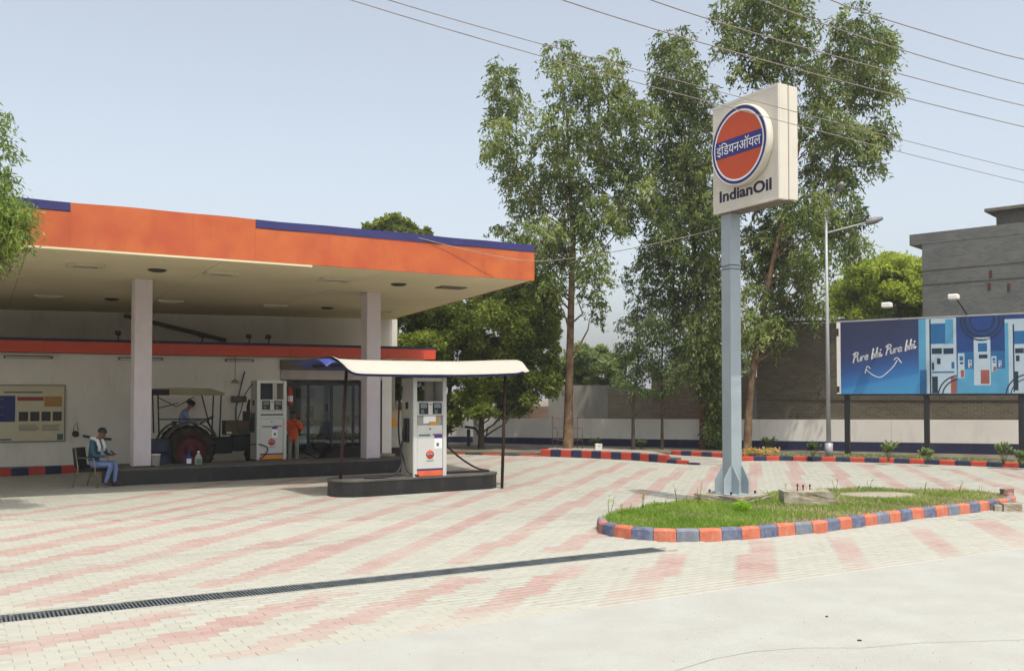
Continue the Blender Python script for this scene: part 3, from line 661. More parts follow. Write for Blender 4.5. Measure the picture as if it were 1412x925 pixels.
for a, b in zip(seams, seams[1:]):
    a_ = a - 0.008; b_ = b + 0.008; sg = []; ys = [0.02, 4.0, 8.0, 20]
    pts = [(a_ if a else 0 - .02, 0.02), (a_ if a else right_x(0.02), 0.02)]
    xr = a_; y_end_b = back_y(b_)
    if a == 0: poly = [(b_, .02), (-.02, .02), (bR.x - .02, bR.y - .02)] + ([(b_, y_end_b - .02)] if b_ < bR.x else [])
    else: poly = [(b_, .02), (a_, .02), (a_, min(back_y(a_), a_ / bR.x * bR.y if a_ > bR.x else 99) - .02), (b_, y_end_b - .02)]
    if a == 0 and b_ > bR.x: poly = [(b_, .02), (-.02, .02), (right_x(b_ * bR.y / bR.x) , b_ * bR.y / bR.x)]
    if a == -3.6 and b_ < bR.x < a_: poly = [(b_, .02), (a_, .02), (a_, a_ * bR.y / bR.x - .02), (bR.x, bR.y - .02), (b_, y_end_b - .02)]
    MB().prism(poly, ZC, ZC + 0.025).build('soffit_panel', soffit, can)
# fascia: gently buckled sheet panels
def fascia(x0, x1, z0, z1, m, name, amp=0.005, y=0.0, nx=18, nz=6):
    mb = MB(); vs = []; 
    for j in range(nz + 1):
        for i in range(nx + 1):
            x = x0 + (x1 - x0) * i / nx; z = z0 + (z1 - z0) * j / nz
            d = amp * (math.sin(x * 1.3 + 1.3) * math.cos(z * 3) + 0.5 * math.sin(x * 3.7 + z * 2))
            vs.append((x, y - 0.03 + d, z + (0.011 * math.sin(x * 2.3) * math.sin(x * .9 + 1) if j == nz else 0)))
    mb.add(vs, [(j*(nx+1)+i, j*(nx+1)+i+1, (j+1)*(nx+1)+i+1, (j+1)*(nx+1)+i) for j in range(nz) for i in range(nx)], 0, True)
    n1 = len(vs); vs += [(v[0], y + 0.02, v[2]) for v in vs[:n1]]
    fs = [(nz*(nx+1)+i, nz*(nx+1)+i+1, n1+nz*(nx+1)+i+1, n1+nz*(nx+1)+i) for i in range(nx)] + [(i+1, i, n1+i, n1+i+1) for i in range(nx)]
    fs += [(j*(nx+1), (j+1)*(nx+1), n1+(j+1)*(nx+1), n1+j*(nx+1)) for j in range(nz)] + [((j+1)*(nx+1)+nx, j*(nx+1)+nx, n1+j*(nx+1)+nx, n1+(j+1)*(nx+1)+nx) for j in range(nz)]
    mb.add(vs, fs, 0, False); return mb.build(name, m, can)
s352, _ = onwall(352, 310, (FR.x, FR.y), CA); s97, _ = onwall(97, 285, (FR.x, FR.y), CA)
BZ = ZT - 0.17
fj = [0, -1.9, s352, -7.9, s97, -13.2, -LEN]
for a, b in zip(fj, fj[1:]):
    blue = (a > s352 - 0.01 and b >= s352 - 0.01) or a <= s97 + 0.01
    fascia(b + 0.0008, a - 0.0008, ZC - 0.02, (BZ - 0.003) if blue else ZT, orange, 'fascia_panel')
    if blue: fascia(b + 0.001, a - 0.001, BZ, ZT, navy, 'blue_trim_strip', 0.004, y=-0.012, nx=10, nz=1)
# cream drip board under the left part of the fascia
MB().prism([(-LEN, -0.06), (s352 + 1.2, -0.03), (s352 + 1.2, 0.03), (-LEN, 0.10)], ZC - 0.062, ZC - 0.023).build('drip_board', soffit, can)
MB().prism([(0, 0.02), (0.04, 0.02), (bR.x + 0.04, bR.y), (bR.x, bR.y)], ZC, ZT).build('side_fascia', orange, can)
def on_ceiling(px, py): q = ray(px, py); t = (ZC - HC) / q.z; return cl((q.x * t, q.y * t, ZC))
lampw = mat('lamp_housing', lv((214, 206, 176)), 0.4); lampg = mat('lamp_lens', lin((150, 142, 118)), 0.2)
for (px, py) in [(117.6,365.6),(66.6,408),(304.6,376.6),(234,415),(377,421),(462,385),(530,428)]:
    c = on_ceiling(px, py); f_ = MB()
    f_.box((c.x-.36, c.y-.24, ZC-.05), (c.x+.36, c.y-.17, ZC-.002)).box((c.x-.36, c.y+.17, ZC-.05), (c.x+.36, c.y+.24, ZC-.002)).box((c.x-.36, c.y-.17, ZC-.05), (c.x-.24, c.y+.17, ZC-.002)).box((c.x+.24, c.y-.17, ZC-.05), (c.x+.36, c.y+.17, ZC-.002))
    fo = f_.build('ceiling_lamp', lampw, can); bx('lamp_lens', (c.x-.24, c.y-.17, ZC-.03), (c.x+.24, c.y+.17, ZC-.002), lampg, fo)
for (px, py) in [(216.7,371.8),(154.4,412),(549.7,391.5),(451.5,424)]:
    c = on_ceiling(px, py); MB().lathe([(0.0, -0.05), (0.13, -0.05), (0.2, -0.02), (0.2, -0.001)], 16, M=Matrix.Translation((c.x, c.y, ZC))).build('ceiling_speaker', mat('speaker_grey', lin((72, 66, 56)), 0.6), can)
c = on_ceiling(622, 396); bx('ceiling_hatch', (c.x-.35, c.y-.22, ZC-.03), (c.x+.35, c.y+.22, ZC-.002), mat('hatch_grey', lin((140, 132, 112)), 0.7), can)

# ------------------------------------------------------------------ main plinth and columns
IA = R(33); IO = G(200, 668)
def rounded_bar(L, Wd, n=8, flat_left=False):
    r = Wd / 2; pts = []
    for k in range(n + 1): a = -math.pi/2 + math.pi * k / n; pts.append((L - r + r * math.cos(a), r + r * math.sin(a)))
    if flat_left: pts += [(0, Wd), (0, 0)]
    else:
        for k in range(n + 1): a = math.pi/2 + math.pi * k / n; pts.append((r + r * math.cos(a), r + r * math.sin(a)))
    return pts
def plinth_thing(name, label, o, ang, L, Wd, h, flat=False):
    t = thing(name, label, 'pump island', o, ang); pts = rounded_bar(L, Wd, flat_left=flat)
    cen = Vector((L/2, Wd/2))
    MB().prism(pts, 0, h - 0.035, smooth=False).build('plinth_body', plinth, t)
    big = [((p[0]-cen.x) * (1 + .03/L) + cen.x, (p[1]-cen.y) * (1 + .03/Wd) + cen.y) for p in pts]
    MB().prism(big, h - 0.035, h).build('plinth_top', [plinthtop], t)
    return t
p0 = Vector((IO.x, IO.y, 0)) - Vector((math.cos(IA), math.sin(IA), 0)) * 0.72
MIL = 7.75; MIW = 1.25; MIH = 0.37
mi_ = plinth_thing('pump_island', 'long low black plinth under the canopy carrying two columns and a pump', p0, IA, MIL, MIW, MIH, flat=True)
def at_island(px, py, h): return G(px, py, h)
for nm, (pxa, pya), lab in (('l', (196, 643), 'square pale column on the plinth between seated man and tractor'), ('r', (515, 632), 'square pale column on the plinth in front of the glass shop door')):
    c = G(pxa, pya, MIH); cc = c + Vector((-math.sin(IA), math.cos(IA), 0)) * 0.2
    o = MB().box((-.2, -.2, MIH), (.2, .2, ZC + 0.0), ch=0.012).build('canopy_column', colpaint, None, (cc.x, cc.y, 0), IA)
    tag(o, lab, 'column', 'columns holding up the canopy')
    q = MB().box((-.24, -.005, 0), (.24, .02, MIH + .03)).build('column_footing', plinth, None); q.parent = o; q.location = (0, -0.2 - 0.22 if nm == 'l' else -0.2 - 0.22, 0)
    q.location.y = -0.42

# ------------------------------------------------------------------ fuel dispensers
def dispenser(label, loc, rz, base_col, variant):
    t = thing('fuel_dispenser', label, 'fuel pump', loc, rz, 'petrol pump dispensers')
    W, D, H = 0.80, 0.52, 2.08; e = 0.085
    bx('side_panel', (0, 0.0, 0), (e, D, H), dispgrey, t, 0.012); bx('side_panel', (W - e, 0, 0), (W, D, H), dispgrey, t, 0.012)
    bx('front_post', (0.002, -0.028, 0.0), (e, -0.002, H), dispwhite, t); bx('front_post', (W - e, -0.028, 0.0), (W - 0.002, -0.002, H), dispwhite, t)
    bx('top_cap', (e + .002, 0, H - 0.07), (W - e - .002, D, H - .003), dispwhite, t)
    bx('upper_back', (e + .002, D - .05, 1.58), (e + .5, D - .01, H - .072), dispgrey if variant == 0 else screen, t) if variant else None
    if not variant: bx('inner_post', (W - e - .17, D - .12, 1.58), (W - e - .004, D - .02, H - .072), dispgrey, t)
    head = bx('display_head', (e + .003, -0.035, 1.28), (W - e - .003, D - .02, 1.58), dispwhite, t, 0.012)
    for x in (e + 0.045, W / 2 + 0.055):
        bx('display_bezel', (x, -0.047, 1.31), (x + 0.215, -0.036, 1.55), screen, head)
        bx('display_lcd', (x + 0.03, -0.051, 1.44), (x + 0.185, -0.0475, 1.53), lcd, head)
        for k in range(2): bx('display_key', (x + 0.04, -0.051, 1.33 + k * .045), (x + 0.11, -0.0475, 1.355 + k * .045), lcd, head)
    bx('status_light', (W/2 - .018, -0.045, 1.50), (W/2 + .018, -0.036, 1.535), redor, head)
    lower = bx('lower_cabinet', (e + .003, -0.02, 0.03), (W - e - .003, D - .02, 1.08), dispwhite, t, 0.012)
    if variant == 0:
        bx('card_shelf', (e + .003, 0.02, 1.085), (W - e - .003, D - .05, 1.275), dispgrey, t)
        bx('price_card', (e + .17, 0.004, 1.115), (e + .47, 0.012, 1.27), white, t); bx('amber_notice', (e + .30, -0.004, 1.085), (e + .50, 0.003, 1.15), yellow, t); bx('amber_strip', (e + .475, 0.004, 1.15), (e + .51, 0.012, 1.27), yellow, t)
    else:
        bx('card_shelf', (e + .003, -0.03, 1.085), (W - e - .003, D - .05, 1.275), dispwhite, t); bx('shelf_slot', (e + .01, -0.038, 1.16), (W - e - .01, -0.031, 1.20), mat('slot_olive', lin((110, 104, 80)), .6), t)
    bx('print_band', (e + .05, -0.0235, 0.85), (e + .32, -0.0205, 0.885), tealp, lower); bx('print_band', (e + .38, -0.0235, 0.865), (W - e - .04, -0.0205, 0.89), purple, lower)
    bx('lock', (W/2 - .02, -0.026, 0.985), (W/2 + .02, -0.0205, 1.01), screen, lower)
    bx('sticker_head', (e + .42 - .1 * variant, -0.0245, 0.80), (W - e - .02 - .14 * variant, -0.0205, 0.875), purple, lower)
    st_ = bx('sticker', (e + .42 - .1 * variant, -0.0235, 0.58), (W - e - .02 - .14 * variant, -0.0205, 0.797), white, lower)
    bx('sticker_print', (e + .47 - .1*variant, -0.0255, 0.63), (e + .53 - .1*variant, -0.024, 0.70), tealp, st_)
    cx_ = W / 2
    M = Matrix.Translation((cx_, -0.0215, 0.46)) @ Matrix.Rotation(R(90), 4, 'X')
    lg = MB().lathe([(0.0, 0.003), (0.093, 0.003), (0.095, 0.0)], 24, M=M).build('logo_disc', logoor, lower)
    bx('logo_band', (cx_ - .094, -0.0265, 0.44), (cx_ + .094, -0.025, 0.48), logobl, lg)
    text('logo_word', 'इंिडयनऑयल', 0.03, white, lg, cx_, -0.028, 0.452, width=0.15, align='CENTER', ext=0.0004)
    text('brand_word', 'IndianOil', 0.04, ink, lower, cx_, -0.0225, 0.315, width=0.17, align='CENTER', ext=0.0006)
    bx('base_trim', (e + .003, -0.0245, 0.125), (W - e - .003, -0.0205, 0.165), purple if variant else navy, t); bx('base_panel', (e + .003, -0.0245, 0.01), (W - e - .003, -0.0205, 0.124), base_col, t)
    # side details: nozzle holster and vents on the left side, hose
    hol = bx('nozzle_holster', (-0.05, 0.14, 0.72), (-0.002, 0.34, 1.22), blacksteel, t, 0.01)
    mb = MB(); mb.tube([(-0.09, 0.24, 0.74), (-0.10, 0.24, 0.9), (-0.07, 0.24, 1.05), (-0.03, 0.24, 1.1)], [0.02, 0.028, 0.03, 0.02], 8); mb.tube([(-0.10, 0.2, 0.82), (-0.15, 0.2, 0.9), (-0.10, 0.2, 0.98)], 0.008, 6)
    mb.build('nozzle', blacksteel, t)
    bx('side_switch', (-0.02, 0.2, 1.42), (-0.002, 0.3, 1.56), blacksteel, t)
    return t
d1 = dispenser('grey white petrol pump with amber base panel on the long plinth under the canopy', G(353.5, 634, MIH), IA, yellow, 1)
NA = R(34); NO_ = G(500, 686); NIH = 0.34
no_ = G(476, 685) 
nisl = plinth_thing('pump_island', 'short black rounded plinth in the sun under the sheet shade', Vector((-3.42, 18.75, 0)), NA, 3.95, 1.0, NIH)
no0 = Vector((-3.42, 18.75, 0))
d2 = dispenser('white petrol pump with orange base panel under the sheet shade', G(569, 657.5, NIH), NA, mat('coral_print', lv((232, 106, 66)), .5), 0)
def hose(label, pts, r=0.022):
    o = MB().tube(pts, r, 8).build('fuel_hose', black, None); return tag(o, label, 'hose', 'fuel hoses hanging from the pumps')
def cat_pts(ctrl, n=10):
    out = []; c = [Vector(p) for p in ctrl]; c = [c[0]] + c + [c[-1]]
    for i in range(1, len(c) - 2):
        for k in range(n):
            t = k / n; out.append(0.5 * ((2*c[i]) + (c[i+1]-c[i-1])*t + (2*c[i-1]-5*c[i]+4*c[i+1]-c[i+2])*t*t + (3*c[i]-c[i-1]-3*c[i+1]+c[i+2])*t**3))
    out.append(c[-2]); return out
def dl(d, x, y, z):
    a = d.rotation_euler[2]; l = d.location; return Vector((l.x + math.cos(a)*x - math.sin(a)*y, l.y + math.sin(a)*x + math.cos(a)*y, l.z + z))
hose('black hose looping left from the shaded pump down to its plinth', cat_pts([dl(d2,-.12,.24,.74), dl(d2,-.2,.15,.5), dl(d2,-.22,.1,.25), dl(d2,-.4,.05,.07), dl(d2,-.75,.05,.026), dl(d2,-1.05,.1,.026)]))
hose('black hose hanging close against the left side of the shaded pump', cat_pts([dl(d2,-.03,.44,1.9), dl(d2,-.07,.5,1.4), dl(d2,-.09,.45,.8), dl(d2,-.07,.3,.4), dl(d2,-.05,.1,.1), dl(d2,.1,-.08,.03)]), 0.018)
hose('black hose sagging right from the shaded pump to the end of its plinth', cat_pts([dl(d2,.8,.42,1.05), dl(d2,.95,.4,.72), dl(d2,1.3,.35,.38), dl(d2,1.75,.3,.10), dl(d2,2.05,.25,.03), dl(d2,1.6,.3,.03), dl(d2,.9,.3,.03)]))
hose('thin black hose beside the amber based pump', cat_pts([dl(d1,-.02,.3,2.0), dl(d1,-.22,.3,1.7), dl(d1,-.32,.3,1.3), dl(d1,-.42,.3,.9), dl(d1,-.2,.2,.45), dl(d1,.1,-.06,.4), dl(d1,.28,-.06,.3), dl(d1,.2,-.06,.12), dl(d1,.06,-.06,.03)]), 0.014)

# ------------------------------------------------------------------ sheet shade over the near pump
sh = thing('sheet_shade', 'cream sheet shade with blue lining on two leaning rusty poles', 'shade', no0, NA)
SINV = (Matrix.Translation(no0) @ Matrix.Rotation(NA, 4, 'Z')).inverted()
def sl(p): return SINV @ Vector(p)
for (gx, gy), (tx, ty), Yt in (((468, 683), (478, 505), None), ((692, 673), (697, 512), None)):
    g_ = G(gx, gy); tp = P(tx, ty, g_.y + 0.05); MB().tube([sl(g_ - Vector((0,0,.05))), sl(tp)], 0.035, 8).build('pole', rust, sh)
def sheet_pt(u, v, dz=0.0):
    """u along 0..1, v across 0 (front lip) .. 1 (back)"""
    x = -0.25 + 4.5 * u + (0.12 * math.sin(3 * v) if u > .98 else 0); y = -0.5 + 2.0 * v
    prof = [(0.0, -0.31), (0.08, -0.20), (0.17, -0.075), (0.3, -0.015), (0.6, 0.0), (0.9, -0.04), (1.0, -0.13)]
    z = 0
    for (a, za), (b, zb) in zip(prof, prof[1:]):
        if a <= v <= b: z = za + (zb - za) * (v - a) / (b - a)
    lift = 0.10 * math.exp(-((u) / 0.05) ** 2) * max(0, 1 - v * 2.2)
    z *= 1 - .55 * math.exp(-((u + .02) / 0.05) ** 2)
    sag = -0.04 * math.sin(math.pi * u) - 0.003 * math.sin(u * 11) + 0.07 * u
    zz = 2.79 + z * (1 - 0.25 * max(0, (u - .93) / .07) * (v < .1)) + lift + sag + dz
    if u > 0.97 and v < 0.12: zz -= 0.05
    return (x, y + (0.035 if dz < 0 else 0) * (1 if v < .3 else 0), zz)
def sheet_mesh(name, m, dz, us=(0, 1), vs_=(0, 1)):
    nu, nv = 48, 16; a = [sheet_pt(us[0] + (us[1]-us[0]) * i / nu, vs_[0] + (vs_[1]-vs_[0]) * j / nv, dz) for j in range(nv+1) for i in range(nu+1)]
    b = [(p[0], p[1] + (0.002 if dz < 0 else 0), p[2] - 0.006) for p in a]; n1 = len(a)
    f = [(j*(nu+1)+i, j*(nu+1)+i+1, (j+1)*(nu+1)+i+1, (j+1)*(nu+1)+i) for j in range(nv) for i in range(nu)]
    f2 = [tuple(n1 + k for k in q[::-1]) for q in f]
    e = [(i, n1+i, n1+i+1, i+1) for i in range(nu)] + [(nv*(nu+1)+i+1, n1+nv*(nu+1)+i+1, n1+nv*(nu+1)+i, nv*(nu+1)+i) for i in range(nu)]
    return MB().add(a + b, f + f2 + e, 0, True).build(name, m, sh)
sheet_mesh('cream_sheet', mat('cream_tarpaulin', lin((230, 224, 208), .54), 0.7, vary=0.05, scale=2, dirt=0.2, dirtcol=lin((200, 186, 156)), bump=0.3, bscale=5), 0.0)
sheet_mesh('blue_lining', mat('blue_tarpaulin', lin((62, 80, 160), .6), 0.6, vary=0.12, scale=4, bump=0.3, bscale=6), -0.045, (-0.05, 0.965), (0.0, 1.0))
mb = MB(); mb.tube([(-0.1, -0.12, 2.62), (4.2, -0.12, 2.66)], 0.02, 6); mb.tube([(-0.1, 1.2, 2.66), (4.2, 1.2, 2.68)], 0.02, 6); mb.tube([(0.0, -0.14, 2.64), (0.0, 1.3, 2.64)], 0.02, 6); mb.tube([(3.95, -0.14, 2.66), (3.95, 1.3, 2.66)], 0.02, 6)
mb.build('frame_rail', rust, sh)

# ------------------------------------------------------------------ STORE building behind the pumps
SA = R(25); S0 = (-14.2, 25.8); store = thing('station_shop', 'low white station shop in the canopy shade with red band and glass front', 'shop', (S0[0], S0[1], 0), SA)
def sw(px, py=560): return onwall(px, py, S0, SA)
sD0 = sw(386)[0]; sD1 = sw(527)[0]; sE = sw(540)[0]; sB = sw(595, 490)[0]
HB = 3.24; HT = 3.64
MB().box((-6, 0, 0), (sD0, 0.25, HB)).build('front_wall', whitewall, store)
MB().box((sD1, 0, 0), (sE, 0.3, HB)).build('door_pillar', whitepaint, store)
MB().box((-6, -0.6, 0), (sE + .6, -0.003, 0.10)).build('pavement_step', mat('verge_grey', lin((150, 144, 130)), .9), store)
# red band with navy top, in sheets
bj = [-6, -2.4, 1.2, 4.6, 8.0, sw(530, 490)[0], sB]
bandm = mat('red_orange_band', lv((214, 80, 48)), 0.5, vary=0.08, scale=.8)
for a, b in zip(bj, bj[1:]):
    bx('band_panel', (a + .003, -0.40, HB), (b - .003, -0.36, HT - 0.075), bandm, store); bx('band_trim', (a + .002, -0.41, HT - 0.072), (b - .002, -0.36, HT), darknavy, store)
MB().box((-6, -0.355, HB + .03), (sB - .003, 1.2, HT - .03)).build('roof_slab', soffit, store)
MB().box((-6, 1.2, 3.3), (sE, 6.5, HT - .06)).build('flat_roof', soffit, store)
# lintel, shutter box, shutter slats
MB().box((sD0, 0.02, 3.02), (sD1, 0.25, HB)).build('lintel', whitewall, store)
bx('shutter_box', (sD0, -0.12, 2.86), (sD1, 0.02, 3.16), mat('olive_shutter_box', lin((140, 132, 104)), .7), store, 0.02)
for k in range(4): bx('shutter_slat', (sD0 + .01, -0.03 + (k % 2) * .01, 2.56 + k * .075), (sD1 - .01, 0.0, 2.56 + k * .075 + .07), mat('shutter_grey', lv((196, 184, 176)), .6), store)
bluef = mat('blue_black_frame', lin((34, 38, 66)), .4)
zt = 2.42; zb = 0.36
fx = [sw(x)[0] for x in (393, 426, 458, 488)]
for a, b in zip([sD0 + .02] + fx[1:], fx[1:] + [sD1 - .02]):
    bx('door_stile', (b - .04, 0.05, 0.22), (b + .035, 0.11, zt + .04), bluef, store)
    pane = bx('glass_pane', (a + .04, 0.075, zb), (b - .045, 0.083, zt - .04), glass, store)
bx('door_rail', (sD0, 0.04, zt - .035), (sD1, 0.10, zt + .045), bluef, store); bx('door_rail', (sD0, 0.045, zb - .09), (fx[3], 0.10, zb - .005), bluef, store)
bx('door_stile', (sD0, 0.05, 0.22), (sD0 + .05, 0.11, zt), bluef, store); bx('door_stile', (sw(497)[0], -.02, 0.22), (sw(497)[0] + .09, 0.05, zt + .1), bluef, store)
bx('door_step', (sD0, -0.4, 0.1), (sE, -0.002, 0.2), concrete, store); bx('floor_slab', (sD0, 0.0, 0.1), (sE, 4.2, 0.21), mat('floor_tile', lin((170, 164, 150)), .4), store)
# interior
inw = mat('interior_wall', lin((226, 224, 208), .92), .9, vary=.05)
MB().box((sD0 - 2.5, 3.6, 0.1), (sE, 3.75, 3.2)).build('inner_wall', inw, store)
MB().box((sD0 - 2.6, 0.25, 0.1), (sD0 - 2.5, 3.6, 3.2)).build('inner_wall', inw, store)
MB().box((sE - .1, 0.3, 0.1), (sE, 3.6, 3.2)).build('side_wall', whitewall, store)
MB().box((-6, 6.3, 0), (sE, 6.5, 3.3)).build('rear_wall', whitewall, store)
MB().box((-6, 0.25, 0), (-5.8, 6.3, 3.3)).build('side_wall', whitewall, store)
MB().box((sE - .1, 3.75, 0.0), (sE, 6.3, 3.3)).build('side_wall', whitewall, store)
def inside(name, px0, py0, px1, py1, depth, m, label=None, cat='notice', thick=0.03):
    dx, dy = -math.sin(SA) * depth, math.cos(SA) * depth; o_ = (S0[0] + dx, S0[1] + dy)
    a = onwall(px0, py1, o_, SA); b = onwall(px1, py0, o_, SA)
    o = bx(name, (a[0], depth - thick, a[1]), (b[0], depth, b[1]), m, None); o.location = store.location; o.rotation_euler = store.rotation_euler
    # re-base to its own centre
    return tag(o, label, cat)
for i, x in enumerate((408, 417, 427)): inside('wall_calendar', x, 536, x + 7, 549, 3.58, mat('yellow_print', lin((206, 186, 90)), .7), ['yellow calendar inside shop, leftmost of three', 'yellow calendar inside shop, middle of three', 'yellow calendar inside shop, rightmost of three'][i], 'calendar')
inside('wall_notice', 433, 559, 444, 571, 3.58, white, 'white notice sheet on the wall inside the shop door', 'notice')
inside('notice_board', 421, 560, 432, 576, 3.57, mat('maroon_board', lin((130, 70, 60)), .7), 'dark maroon board inside the shop left of the white notice', 'notice board')
inside('wall_poster', 448, 557, 452, 567, 3.58, mat('brown_print', lin((150, 110, 60)), .7), 'small brown poster inside shop right of the white notice', 'poster')
# counter and table inside
def store_thing(name, label, cat, s, y, z=0.21, rz=0.0):
    return thing(name, label, cat, (S0[0] + math.cos(SA)*s - math.sin(SA)*y, S0[1] + math.sin(SA)*s + math.cos(SA)*y, z), SA + rz)
ct = store_thing('shop_counter', 'grey counter standing inside the shop behind the glass doors', 'counter', sw(445)[0], 2.2)
bx('counter_top', (-.8, -.35, .95), (.8, .35, 1.0), mat('grey_top', lin((120, 122, 120)), .5), ct); bx('counter_body', (-.75, -.3, 0), (.75, .3, .949), mat('grey_body', lin((150, 150, 140)), .7), ct)
bk = store_thing('motorcycle', 'dark motorcycle parked inside the shop behind the glass doors', 'motorcycle', sw(430)[0], 1.3)
mb = MB()
for x in (-.6, .6):
    MB().lathe([(.22, -.05), (.29, -.04), (.31, 0), (.29, .04), (.22, .05), (.22, -.05)], 20, M=Matrix.Translation((x, 0, .31)) @ Matrix.Rotation(R(90), 4, 'X')).build('wheel', black, bk)
MB().tube([(-.6, 0, .31), (-.2, 0, .55), (.35, 0, .75), (.6, 0, .31)], .035, 8).build('frame', blacksteel, bk)
MB().tube([(-.7, 0, .78), (-.2, 0, .76), (.0, 0, .8)], [.06, .1, .08], 8).build('saddle', black, bk); MB().tube([(0, 0, .8), (.15, 0, .88), (.35, 0, .82)], [.1, .14, .08], 10).build('fuel_tank', blacksteel, bk)
MB().tube([(.3, -.3, 1.0), (.38, 0, .95), (.3, .3, 1.0)], .015, 6).build('handlebar', chrome, bk); MB().box((-.15, -.1, .28), (.2, .1, .55)).build('engine', chrome, bk)
# dark sloping ramp / bench by the door, cream cabinet right of it
rp = store_thing('wheel_ramp', 'dark sloping metal ramp leading up to the shop door', 'ramp', sw(440, 625)[0], -1.0, 0.0)
MB().add([(-1.6, -.3, 0.75), (-1.35, -.3, .75), (-.2, -.3, .12), (1.6, -.3, .12), (1.6, -.3, .5), (0.4, -.3, .5), (.0, -.3, .35)] + [(-1.6, .5, 0.75), (-1.35, .5, .75), (-.2, .5, .12), (1.6, .5, .12), (1.6, .5, .5), (0.4, .5, .5), (.0, .5, .35)],
    [(0, 1, 2), (2, 3, 6), (3, 4, 5, 6), (7, 9, 8), (9, 13, 10), (10, 13, 12, 11), (0, 7, 8, 1), (1, 8, 9, 2), (2, 9, 10, 3), (3, 10, 11, 4), (4, 11, 12, 5), (5, 12, 13, 6), (6, 13, 9, 2), (0, 2, 9, 7)]).build('ramp_body', mat('dark_ramp', lin((50, 40, 34)), .8), rp)
cb = store_thing('equipment_cabinet', 'cream metal cabinet with amber top edge and notice beside the shop', 'cabinet', sE + .12, 1.6, 0.0)
bx('cabinet_body', (0, 0, .3), (.9, .6, 1.5), mat('cabinet_cream', lin((214, 206, 188)), .6), cb); bx('cabinet_top', (-.02, -.02, 1.502), (.92, .62, 1.56), yellow, cb); bx('amber_notice', (.28, -.008, 1.0), (.58, -.002, 1.32), yellow, cb); bx('cabinet_plinth', (.0, .02, 0), (.9, .58, .298), mat('cab_plinth', lin((74, 52, 44)), .8), cb)
# fire extinguisher cluster near attendant
fe = store_thing('fire_extinguisher', 'red fire extinguisher hanging beside the shop door left edge', 'extinguisher', sw(399)[0], -0.14, 2.0)
MB().lathe([(0, -.25), (.075, -.25), (.08, -.2), (.08, .2), (.03, .28), (.03, .34), (0, .34)], 16).build('cylinder', redor, fe); MB().box((-.05, -.02, .34), (.06, .02, .39)).build('handle', blacksteel, fe); MB().tube([(.03, 0, .33), (.12, 0, .2), (.1, 0, -.1)], .01, 6).build('hose', black, fe)
MB().lathe([(.0815, -.12), (.0815, .05)], 16).build('band_print', white, fe)
# stacked buckets in shop right part
sc_ = store_thing('oil_can_rack', 'dark rack of red and black oil cans behind the shop door opening', 'rack', sw(501)[0], .7)
bx('rack_frame', (-.25, .2, 0), (.3, .5, 1.2), mat('rack_dark', (0.03, 0.03, 0.035), .6), sc_)
for k in range(3): bx('oil_can', (-.22 + k*.17, .02, .45), (-.09 + k*.17, .19, .72), redor if k != 1 else blacksteel, sc_, .01)
# wall fittings
def wallthing(name, label, cat, px, py, y=-0.002, grp=None):
    s, h = sw(px, py); return store_thing(name, label, cat, s, y, h)
s, h0 = sw(88, 607); _, h1 = sw(88, 532)
pb = wallthing('notice_board', 'large cream and blue information board on the shaded white wall', 'notice board', 88, 607)
BW = 3.4; BH = h1 - h0
bc = mat('board_cream', lv((206, 198, 166)), .6, vary=.06, scale=2)
bx('board', (-BW, -.03, 0), (0, -.002, BH), bc, pb)
mb = MB(); mb.box((-BW - .03, -.045, -.03), (.03, -.001, -.001)); mb.box((-BW - .03, -.045, BH + .001), (.03, -.001, BH + .03)); mb.box((.001, -.045, -.001), (.03, -.001, BH + .001)); mb.build('board_frame', mat('board_frame', lin((150, 144, 124)), .5), pb)
bx('blue_panel', (-2.35, -.034, BH*.35), (-1.22, -.031, BH*.82), mat('board_blue', lin((44, 66, 140)), .6), pb)
bx('red_title', (-1.17, -.034, BH*.73), (-.52, -.031, BH*.80), mat('board_red', lin((190, 70, 70)), .6), pb)
bx('orange_panel', (-.5, -.034, BH*.62), (-.06, -.031, BH*.81), mat('board_orange', lin((222, 168, 92)), .7), pb)
for k in range(4): bx('photo_print', (-1.13 + k*.28, -.034, BH*.36), (-1.13 + k*.28 + .23, -.031, BH*.53), mat('photo_dark', lin((72, 72, 66)), .6, vary=.3, scale=12), pb)
for k in range(5):
    bx('text_line', (-1.13, -.0335, BH*.28 - k*.035), (-.62 + random.uniform(-.1, 0), -.031, BH*.28 - k*.035 + .014), mat('text_grey', lin((130, 128, 120)), .7), pb); bx('text_line', (-.55, -.0335, BH*.28 - k*.035), (-.08 + random.uniform(-.1, 0), -.031, BH*.28 - k*.035 + .014), MATS['text_grey'], pb)
for k in range(3): bx('text_line', (-2.2, -.037, BH*(.75 - k*.14)), (-1.5, -.0345, BH*(.75 - k*.14) + .03), MATS['text_grey'], pb)
bx('text_line', (-1.5, -.0335, BH*.87), (-.55, -.031, BH*.895), mat('text_teal', lin((100, 130, 130)), .7), pb); bx('teal_patch', (-.17, -.034, .02), (-.02, -.031, BH*.12), mat('board_teal', lin((60, 130, 120)), .6), pb)
bx('blue_word', (-1.95, -.0335, .03), (-1.3, -.031, .07), mat('board_blue', (0,0,0)), pb)
t = wallthing('pendant_bulb', 'small bulb holder hanging on a short cord below the red band', 'lamp', 322, 525, -.3)
MB().tube([(0, 0, .0), (0, 0, .72)], .008, 6).build('cord', blacksteel, t); MB().lathe([(0, .05), (.05, .03), (.12, -.04), (.12, -.07), (0, -.07)], 16).build('lamp_shade', mat('shade_cream', lin((190, 176, 140)), .6), t)
